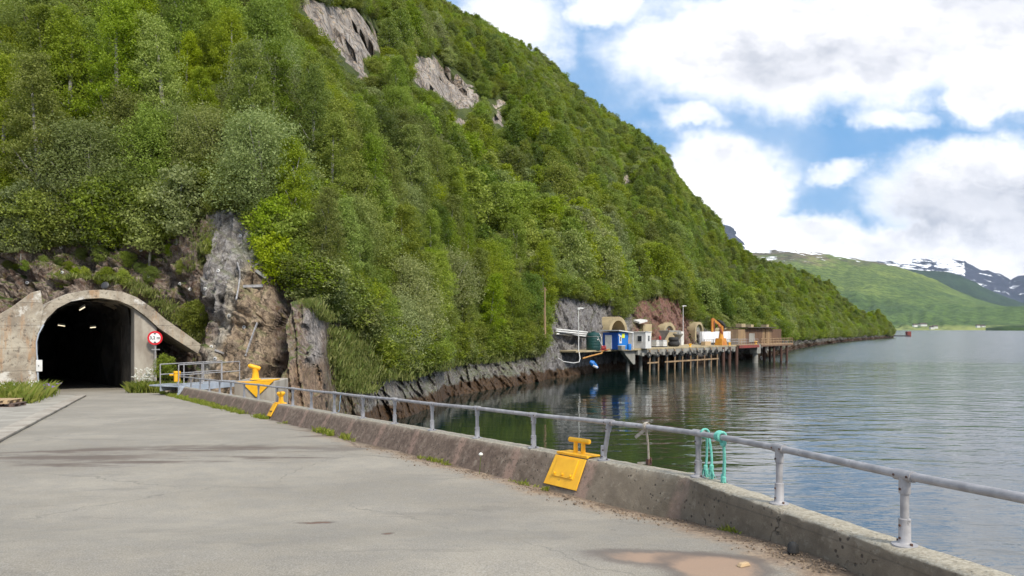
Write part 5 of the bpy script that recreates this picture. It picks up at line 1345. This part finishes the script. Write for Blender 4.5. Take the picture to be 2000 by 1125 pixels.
m_ = MB(); m_.tube([cw(1402, 625), cw(1409, 630), cw(1414, 636), cw(1413, 644)], [.12, .34, .34, .15], 8); m_.build('hose_bundle', M['black'], r)
# pier bollards
for px, lb in ((1253, 'leftmost yellow bollard on the pier edge, before the white cabin'), (1348, 'yellow bollard on the middle of the pier edge'), (1425, 'yellow bollard right of the crane on the pier edge')):
    c = K(tpx(px, .35), .35); r = empty('pier_bollard', c, lb, 'bollard', 'yellow bollards on the pier edge'); m_ = MB(); m_.lathe([(.28, 0), (.14, .08), (.12, .3), (.22, .38), (.2, .46), (0, .48)], c, 14); m_.build('stem', M['yellow'], r, smooth=True)
    m_ = MB(); m_.cyl(c+Vector((0, 0, .36))-PU*.42, c+Vector((0, 0, .36))+PU*.42, .09, n=10); m_.build('crossbar', M['yellow'], r)
# red footbridge and dolphin post
ta, tc_ = TE, tpx(1476)
r = empty('red_footbridge', K((ta+tc_)/2, .5), 'dark red steel footbridge linking the pier to the timber jetty', 'footbridge')
m_ = MB(); m_.box(K((ta+tc_)/2, .8, -.1), (tc_-ta+.6, 2.4, .2), rz=RZ); m_.build('deck', M['wood'], r)
m_ = MB(); m_.box(K((ta+tc_)/2, -.5, -.32), (tc_-ta+.6, .15, .5), rz=RZ); m_.build('beam', M['redbrown'], r)
for b in (-.45, 1.9):
    m_ = MB(); 
    for z in (.5, 1.0): m_.box(K((ta+tc_)/2, b, z), (tc_-ta, .04, .04), rz=RZ)
    for k in range(9): m_.box(K(ta+(tc_-ta)*k/8, b, .5), (.04, .04, 1.0), rz=RZ)
    m_.build('railing', M['galv'], r)
t_ = tpx(1481); r = empty('jetty_dolphin', K(t_, .6), 'stained concrete dolphin post with yellow bollard between pier and timber jetty', 'dolphin')
m_ = MB(); m_.box(K(t_, .6, -.9), (1.5, 1.5, 1.7), rz=RZ); m_.build('head', M['conc_grey'], r, bevel=.08)
m_ = MB(); m_.cyl(K(t_, .6, -1.6), K(t_, .6, -7), .5, .6, n=14); m_.build('column', M['conc_grey'], r)
m_ = MB(); m_.torus(K(t_+.5, -.3, -2.6), PN, .3, .16, 16, 6); m_.build('tyre', M['black'], r)
m_ = MB(); m_.lathe([(.3, 0), (.16, .1), (.15, .4), (.34, .5), (.3, .62), (0, .65)], K(t_, .5, -.05), 14); m_.build('bollard', M['yellow'], r, smooth=True)
# timber jetty and sheds
tj0, tj1 = tpx(1487), tpx(1549, 0)
tj1 = min(tj1, tj0+46)
r = empty('timber_jetty', K(tj0, 1), 'timber jetty on dark piles carrying the brown sheds', 'jetty')
m_ = MB(); m_.box(K((tj0+tj1)/2, 5, -.1), (tj1-tj0, 10, .2), rz=RZ); m_.build('deck', M['wood'], r)
m_ = MB(); m_.box(K((tj0+tj1)/2, .05, -.32), (tj1-tj0, .2, .3), rz=RZ); m_.build('edge_beam', M['wood_dark'], r)
m_ = MB(); n = int((tj1-tj0)/1.2)
for k in range(n+1): m_.box(K(tj0+(tj1-tj0)*k/n, .1, .5), (.09, .09, 1.0), rz=RZ)
for z in (.55, 1.0): m_.box(K((tj0+tj1)/2, .1, z), (tj1-tj0, .06, .1), rz=RZ)
m_.build('railing', M['wood'], r)
for px in (1516, 1530, 1541):
    for b in (.5, 4):
        m_ = MB(); m_.cyl(K(tpx(px), b, -.2), K(tpx(px)+.3, b, -7), .24, n=8); m_.build('pile', M['rust'], r)
r = empty('timber_shed', K(tj0-1, 3), 'row of brown timber sheds with flat dark roof on the jetty', 'shed')
B_ = 3.0; ts = lambda px: tpx(px, B_)
segs = [(1442, 1456, 'wood', 2.75), (1456, 1489, 'wood_dark', 2.9), (1489, 1494, 'wood', 2.9), (1496, 1507, 'wood', 3.0), (1507, 1526, 'wood_dark', 2.8)]
for a, b, mm, h in segs:
    m_ = MB(); ta, tc_ = ts(a)+.02, ts(b)-.02; m_.box(K((ta+tc_)/2, B_+2, h/2), (tc_-ta, 4, h), rz=RZ)
    for k in range(int((tc_-ta)/.5)): m_.box(K(ta+.25+k*.5, B_-.03, h/2), (.06, .06, h), rz=RZ)
    m_.build('wall', M[mm], r)
m_ = MB(); m_.box(K((ts(1456)+ts(1507))/2, B_+1.8, 3.12), (ts(1507)-ts(1456)+.8, 5.2, .16), rz=RZ); m_.build('roof', M['roof'], r)
for px in (1461, 1478, 1508):
    m_ = MB(); m_.box(K(ts(px), B_+1.5, 3.45), (1.6 if px == 1461 else 1.1, 1.2, .8 if px == 1461 else .5), rz=RZ); m_.build('roof_box', M['conc_tan'], r)
m_ = MB(); m_.box(K((ts(1462)+ts(1473))/2, B_-.08, 1.15), (ts(1473)-ts(1462), .1, 1.7), rz=RZ); m_.build('doorway', M['conc_grey'], r)
# pipes, pole, hoses left of the pier
for i, (y0, y1) in enumerate(((643, 649), (647, 653), (652, 657))):
    a, b = W(1086, y0, 97), W(1147, y1, 101.5); m_ = MB(); m_.cyl(a, b, .11, n=8)
    tag(m_.build('water_pipe', M['white'], smooth=True), ['upper', 'middle', 'lowest'][i]+' of three white pipes running from the bushes to the green tank', 'pipe', 'white pipes')
m_ = MB(); m_.bar(W(1090, 650, 97.5), W(1146, 660, 101.5), 1.0, .12); tag(m_.build('pipe_rack', M['steel_dark']), 'dark steel rack under the three white pipes', 'pipe rack')
m_ = MB(); r = empty('utility_pole', W(1064, 640, 90), 'weathered wooden utility pole in the bushes left of the quarried cliff', 'utility pole'); m_.tube([W(1065, 660, 90), W(1064, 561, 90)], [.12, .08], 8); m_.build('pole', M['wood'], r, smooth=True)
m_ = MB(); m_.bar(W(1063, 563, 90), W(1068, 567, 90), .1, .12); m_.bar(W(1063, 600, 90), W(1063.5, 645, 90), .1, .1); m_.build('insulator', M['wood'], r)
M['hose'] = mat('orange_hose', (.50, .25, .06), .6, (.42, .2, .05), 3, 0)
m_ = MB(); m_.tube([K(6.5, .1, .06), K(4.5, -.2, -.15), W(1175, 690, 94), W(1155, 695, 92), W(1138, 700, 90.5)], .1, 8); tag(m_.build('orange_hose', M['hose'], smooth=True), 'orange hose slanting from the pier edge down to the rocks', 'hose')
m_ = MB(); m_.tube([W(1131, 688, 94), W(1133, 700, 93), W(1131, 707, 92.5), W(1120, 709, 92), W(1100, 706, 90), W(1091, 700, 89)], .055, 8); tag(m_.build('white_hose', M['white'], smooth=True), 'white hose curling over the rocks below the lamp post', 'hose')
r = empty('blue_float', W(1158, 714, 96), 'blue plastic float hanging under the left end of the pier', 'float')
m_ = MB(); m_.tube([W(1152, 706, 96), W(1157, 709, 96), W(1162, 714, 96), W(1168, 719, 96)], [.2, .38, .3, .12], 8); m_.build('body', M['blue2'], r, smooth=True); m_ = MB(); m_.tube([W(1158, 714, 95.7), W(1167, 718, 95.7)], [.14, .16], 6); m_.build('white_patch', M['white'], r)
# far pontoon
r = empty('navigation_pontoon', W(1760, 656.5, 545), 'dark floating jetty with a rusty red block at its end off the wooded point', 'pontoon')
m_ = MB(); m_.box(W(1757, 656.2, 545), (13, 5, 1.0)); m_.build('deck', M['steel_dark'], r); m_ = MB(); m_.box(W(1774, 652.5, 545), (2.8, 3, 4)); m_.build('tower', M['redbrown'], r, bevel=.1); m_ = MB(); m_.box(W(1743.5, 653.2, 545), (1.6, 2, 2)); m_.build('small_block', M['redbrown'], r)

# ------------------------------------------------------------------ shrubs, undergrowth, grass
SH = [make_proto('shrub', 2.4, 2.8, 14, 6500, .078, 'round', 'leaf_mid', 'bark', .08, limbs=8), make_proto('shrub', 2.2, 2.4, 13, 5600, .078, 'round', 'leaf_bright', 'bark', .08, limbs=8), make_proto('shrub', 2.6, 2.6, 14, 6200, .078, 'round', 'leaf_pale', 'bark_white', .08, .4, limbs=8)]
shr_first = {}
def shrub(p, k, sc, label, group, tilt=0):
    r = empty('shrub', p, label, 'shrub', group); r.scale = (sc,)*3; r.rotation_euler = (tilt, random.uniform(-.1, .1), random.uniform(0, 6.28) if not tilt else 0)
    for nm, d_ in (('stems', 'trunk'), ('foliage', 'crown')):
        o = bpy.data.objects.new(nm, SH[k][d_]); COL.objects.link(o); o.parent = r
    shr_first.setdefault(k, o); return r
h = hit(388, 640); shrub(h[0]+Vector((0, -.4, -.6)), 0, .92, 'rounded dark green bush on the ledge between arch and tan slab', None)
h = hit(360, 730); shrub(W(322, 742, 37.2), 1, .55, 'leafy green bush under the arch right of the pillar', None)
zones = [((-40, 405), 515, 16, (.22, .5), 'small green plant rooted in the rock face over the tunnel', (0, 1)), ((110, 300), 545, 12, (.25, .5), 'leafy plant growing along the crown of the tunnel arch', (1, 0)), ((-60, 345), 472, 42, (.8, 1.8), 'shrub overhanging the top of the cliff above the tunnel', (0, 2)), ((350, 540), 405, 9, (.6, 1.2), 'shrub on the rim of the grey rock wall', (0, 1)),
         ((528, 745), None, 34, (.8, 1.7), 'bright leafy shrub clinging to the slope right of the tan slab', (1, 0, 1)), ((745, 1062), None, 44, (.8, 1.9), 'low green shrub on top of the shore rocks before the pier', (1, 0, 1)),
         ((1072, 1225), None, 14, (.8, 1.4), 'shrub on the brow of the grey cliff behind the pier', (0, 1)), ((1228, 1440), None, 20, (.9, 1.7), 'shrub on the reddish rock behind the pier', (0, 1, 2)), ((1440, 1740), None, 40, (1.3, 2.4), 'shoreline bush at the foot of the wooded point', (0, 1))]
for (x0, x1), py, n, (s0, s1), lb, ks in zones:
    for k in range(n):
        px = x0+(x1-x0)*(k+random.random())/n; y = py if py else np.interp(px, TB[:, 0], TB[:, 2])
        y += random.uniform(-26, 14 if py else 2)
        if 528 <= px <= 640: y = random.uniform(430, 560)
        elif 640 < px < 745: y = random.uniform(560, y)
        h = hit(px, y)
        if h is None: continue
        shrub(h[0]+Vector((0, .1, -.3)), random.choice(ks), random.uniform(s0, s1), lb, 'shrubs: '+lb[:40])
pts, scs, rts, pks = [], [], [], []
for _ in range(30000):
    px = random.uniform(-420, 1740); v = random.random()**1.2
    p = hill_pt(px, v); q = pj(p)
    if q[1] < -60: continue
    if near_patch(q[0], q[1], q[1]-2.4*F/p.y, 9): continue
    if p.y > 150 and random.random() < .35: continue
    sc = random.uniform(.45, 1.15)*(1+min(1.0, p.y/250)); pts.append(p+Vector((0, 0, -.25*sc))); scs.append((sc*1.15, sc*1.15, sc*.85)); rts.append((0, 0, random.uniform(0, 6.28))); pks.append(random.choice((0, 0, 1, 1, 2)))
ug = scatter('undergrowth', pts, scs, rts, pks, [shr_first.get(0), shr_first.get(1), shr_first.get(2) or shr_first[0]])
tag(ug, 'low leafy undergrowth covering the forest floor between the trees', 'undergrowth')
def blades(name, spots, label, cat='grass', L=(.25, .5), w_=.02, n=12, spread=.18, m='grass'):
    V = []; tn = []
    for p in spots:
        s = p[1] if isinstance(p, tuple) else 1; p = p[0] if isinstance(p, tuple) else p
        for _ in range(n):
            a = random.uniform(0, 6.28); l = random.uniform(*L)*s; b = p+Vector((random.gauss(0, spread*s), random.gauss(0, spread*s), -.03)); d = Vector((math.cos(a), math.sin(a), 0)); sd_ = Vector((-d.y, d.x, 0))*w_*s*random.uniform(.7, 1.3); le = random.uniform(.1, .75)
            V += [b-sd_, b+sd_, b+d*l*le*.4+Vector((0, 0, l*.6))+sd_*.7, b+d*l*le+Vector((0, 0, l*random.uniform(.7, 1)))]; tn.append(random.random())
    me = np_mesh(name, [tuple(v) for v in V], np.arange(len(V)).reshape(-1, 4)); tone_attr(me, tn)
    return tag(link(name, me, M[m]), label, cat, kind='stuff')
sp = []
def area(poly, n, s=(.6, 1.2), sets=None):
    xs_ = [a[0] for a in poly]; ys_ = [a[1] for a in poly]; k = 0; tr = 0
    while k < n and tr < n*12:
        tr += 1; x = random.uniform(min(xs_), max(xs_)); y = random.uniform(min(ys_), max(ys_))
        if not inpoly(x, y, poly): continue
        h = hit(x, y, sets or BV[:4]); k += 1
        if h and h[1].z > -.3: sp.append((h[0], random.uniform(*s)))
area([(90, 566), (110, 552), (150, 545), (240, 552), (300, 590), (345, 632), (392, 672), (400, 640), (330, 590), (250, 545), (120, 540)], 420)
area([(640, 640), (700, 660), (740, 735), (720, 770), (660, 765), (640, 700)], 700, (.7, 1.4))
area([(572, 580), (600, 560), (632, 578), (612, 592)], 120, (.5, .9)); area([(0, 500), (330, 470), (400, 412), (420, 420), (400, 520), (330, 510), (200, 520), (0, 530)], 70, (.4, .8))
area([(400, 430), (420, 430), (400, 530), (370, 540)], 60); area([(560, 560), (580, 560), (640, 620), (640, 640), (600, 600)], 120)
for k in range(900):
    px = random.uniform(740, 1065); y = np.interp(px, TB[:, 0], TB[:, 2])+random.uniform(-14, 12+8*noise.noise(Vector((px*.04, 0, 0)))); h = hit(px, y, BV[1:])
    if h: sp.append((h[0], random.uniform(.9, 1.8)))
for k in range(300):
    px = random.uniform(1068, 1420); y = np.interp(px, TB[:, 0], TB[:, 2])+random.uniform(-14, 8); h = hit(px, y, BV[1:])
    if h: sp.append((h[0], random.uniform(.9, 1.8)))
blades('hanging_grass', sp, 'tufts of green grass on the rock ledges and slopes', L=(.18, .42), w_=.018, n=26, spread=.34)
# verge growing along the foot of the parapet
sp = []
for k in range(760):
    Y = 13.5+22*random.random()**.8 if k < 560 else random.uniform(6.2, 13.5)
    cl = noise.noise(Vector((Y*.9, 3, 1)))
    if Y < 22 and cl < (.05 if Y > 13.5 else .10): continue
    c_, d, n = wall_frame(Y); off = random.uniform(.30, .40+.25*sstep(16, 26, Y)); q = c_-n*off; q.z = road_z(q.y)
    if Y < FY: q = c_-n*random.uniform(.17, .22); q.z = road_z(q.y)
    sp.append((q, random.uniform(.35, .8) if Y > 13.5 else random.uniform(.2, .45)))
blades('verge_grass', sp, 'green grass and weeds growing along the foot of the parapet', L=(.12, .30), w_=.010, n=14, spread=.06)
sp = []
for k in range(1500):
    x = random.uniform(-70, 116); y = random.uniform(757, 790)
    if y > 793-max(0, (x-45))*.40 or (x > 80 and y < 757): continue
    Y = 2240/(y-706); q = Vector(((x-1000)/F*Y, Y, road_z(Y))); 
    if Y > 36.5+.0*x or Y > 38+.75*((x-170)/42.7)-1.2: continue
    sp.append((q, random.uniform(.7, 1.25)))
for k in range(500):
    x = random.uniform(262, 345); y = random.uniform(735, 772); Y = random.uniform(36.4, 38.8); q = Vector(((x-1000)/F*Y, Y, road_z(Y)))
    if q.x > -17.2: continue
    sp.append((q, random.uniform(.5, 1.1)))
blades('bank_grass', sp, 'tall green grass and wild plants beside the tunnel portal', L=(.3, .75), w_=.02, n=14, spread=.16)
def flowers(name, spots, m, label, r0=.025, hh=(.5, .9)):
    sm_ = MB(); hd = MB()
    for p in spots:
        h = random.uniform(*hh); e = p+Vector((random.gauss(0, .06), random.gauss(0, .06), h)); sm_.tube([p, e], [.007, .004], 4)
        for _ in range(5): hd.box(e+Vector((random.gauss(0, .05), random.gauss(0, .05), random.gauss(0, .03))), (r0*1.6, r0*1.6, r0), rz=random.random())
    r = empty(name, spots[0], label, 'flowers'); r['kind'] = 'stuff'; o = sm_.build('stems', M['grass'], r); hd.build('blossoms', M[m], r)
def fsp(x0, x1, y0, y1, n, Y=None):
    o = []
    for _ in range(n):
        x, y = random.uniform(x0, x1), random.uniform(y0, y1); YY = Y or 2240/(y-706); o.append(Vector(((x-1000)/F*YY, YY, road_z(YY))))
    return o
flowers('white_wildflowers', fsp(262, 300, 765, 768, 36, 37.3), 'petal', 'tall white flowering cow parsley at the foot of the tunnel pillar', .03, (.5, 1.25))
flowers('purple_wildflowers', fsp(80, 112, 774, 779, 7), 'petal_purple', 'purple wildflowers in the grass at the left tunnel jamb', .03, (.35, .6))
flowers('white_wildflowers', fsp(-20, 70, 772, 784, 26), 'petal', 'small white flowers in the grass bank behind the pallets', .022, (.4, .7))
# dandelion clock at the wall foot
Y = on_wall(985); c_, d, n = wall_frame(Y); q = c_-n*.42; q.z = road_z(q.y); r = empty('dandelion', q, 'single white dandelion seed head by the parapet foot', 'flower')
m_ = MB(); m_.tube([q, q+Vector((.02, 0, .26))], .004, 5); m_.build('stem', M['grass'], r); m_ = MB(); m_.lathe([(0, -.03), (.024, -.015), (.032, 0), (.024, .018), (0, .03)], q+Vector((.02, 0, .28)), 12); m_.build('seed_head', M['petal'], r, smooth=True)
# grit and small stones along the wall
M['grit'] = mat('brown_grit', (.26, .19, .13), .95, (.13, .10, .075), 12, 0, space='World')
m_ = MB()
for k in range(1500):
    Y = 4.9+9*random.random()**1.3; c_, d, n = wall_frame(Y); o_ = (.20 if Y < FY else .36)+abs(random.gauss(0, .16)); q = c_-n*o_; q.z = road_z(q.y)+.003; s_ = random.uniform(.002, .008) if random.random() < .97 else random.uniform(.009, .018)
    m_.box(q, (s_*2, s_*1.4, s_), rz=random.random()*6, rx=random.random())
tag(m_.build('grit', M['grit']), 'loose grit and small stones along the foot of the parapet', 'grit', kind='stuff')
m_ = MB(); q = Vector((2.27, 5.35, road_z(5.35)+.02)); q = Rd(1549, 1092); q = Vector((2.07, 5.28, road_z(5.28)+.035)); m_.lathe([(.03, -.04), (.045, -.02), (.04, .03), (.02, .05), (0, .052)], q, 8); tag(m_.build('rubber_plug', M['black'], smooth=True), 'small black rubber stump at the foot of the near parapet', 'stump')
q = Vector((1.60, 4.95, road_z(4.95)+.012)); m_ = MB(); m_.box(q, (.10, .045, .025), rz=.5, taper=.7); tag(m_.build('stone', M['pallet_new'], bevel=.006), 'orange-brown stone chip lying near the sandy patch', 'stone')

# ------------------------------------------------------------------ air
hz = bpy.data.materials.new('haze'); hz.use_nodes = True; t = NT(hz.node_tree); t.n.clear(); o_ = t.new('ShaderNodeOutputMaterial'); v_ = t.new('ShaderNodeVolumePrincipled')
v_.inputs['Color'].default_value = (.62, .78, 1, 1); v_.inputs['Density'].default_value = 2.0e-5; v_.inputs['Anisotropy'].default_value = .2; t.l.new(v_.outputs[0], o_.inputs['Volume'])
hz.cycles.homogeneous_volume = True
m_ = MB(); m_.box((4500, 6250, 755), (15400, 13900, 1530)); ho = m_.build('haze', hz); tag(ho, 'pale blue haze over the fjord and far mountains', 'haze', kind='stuff')
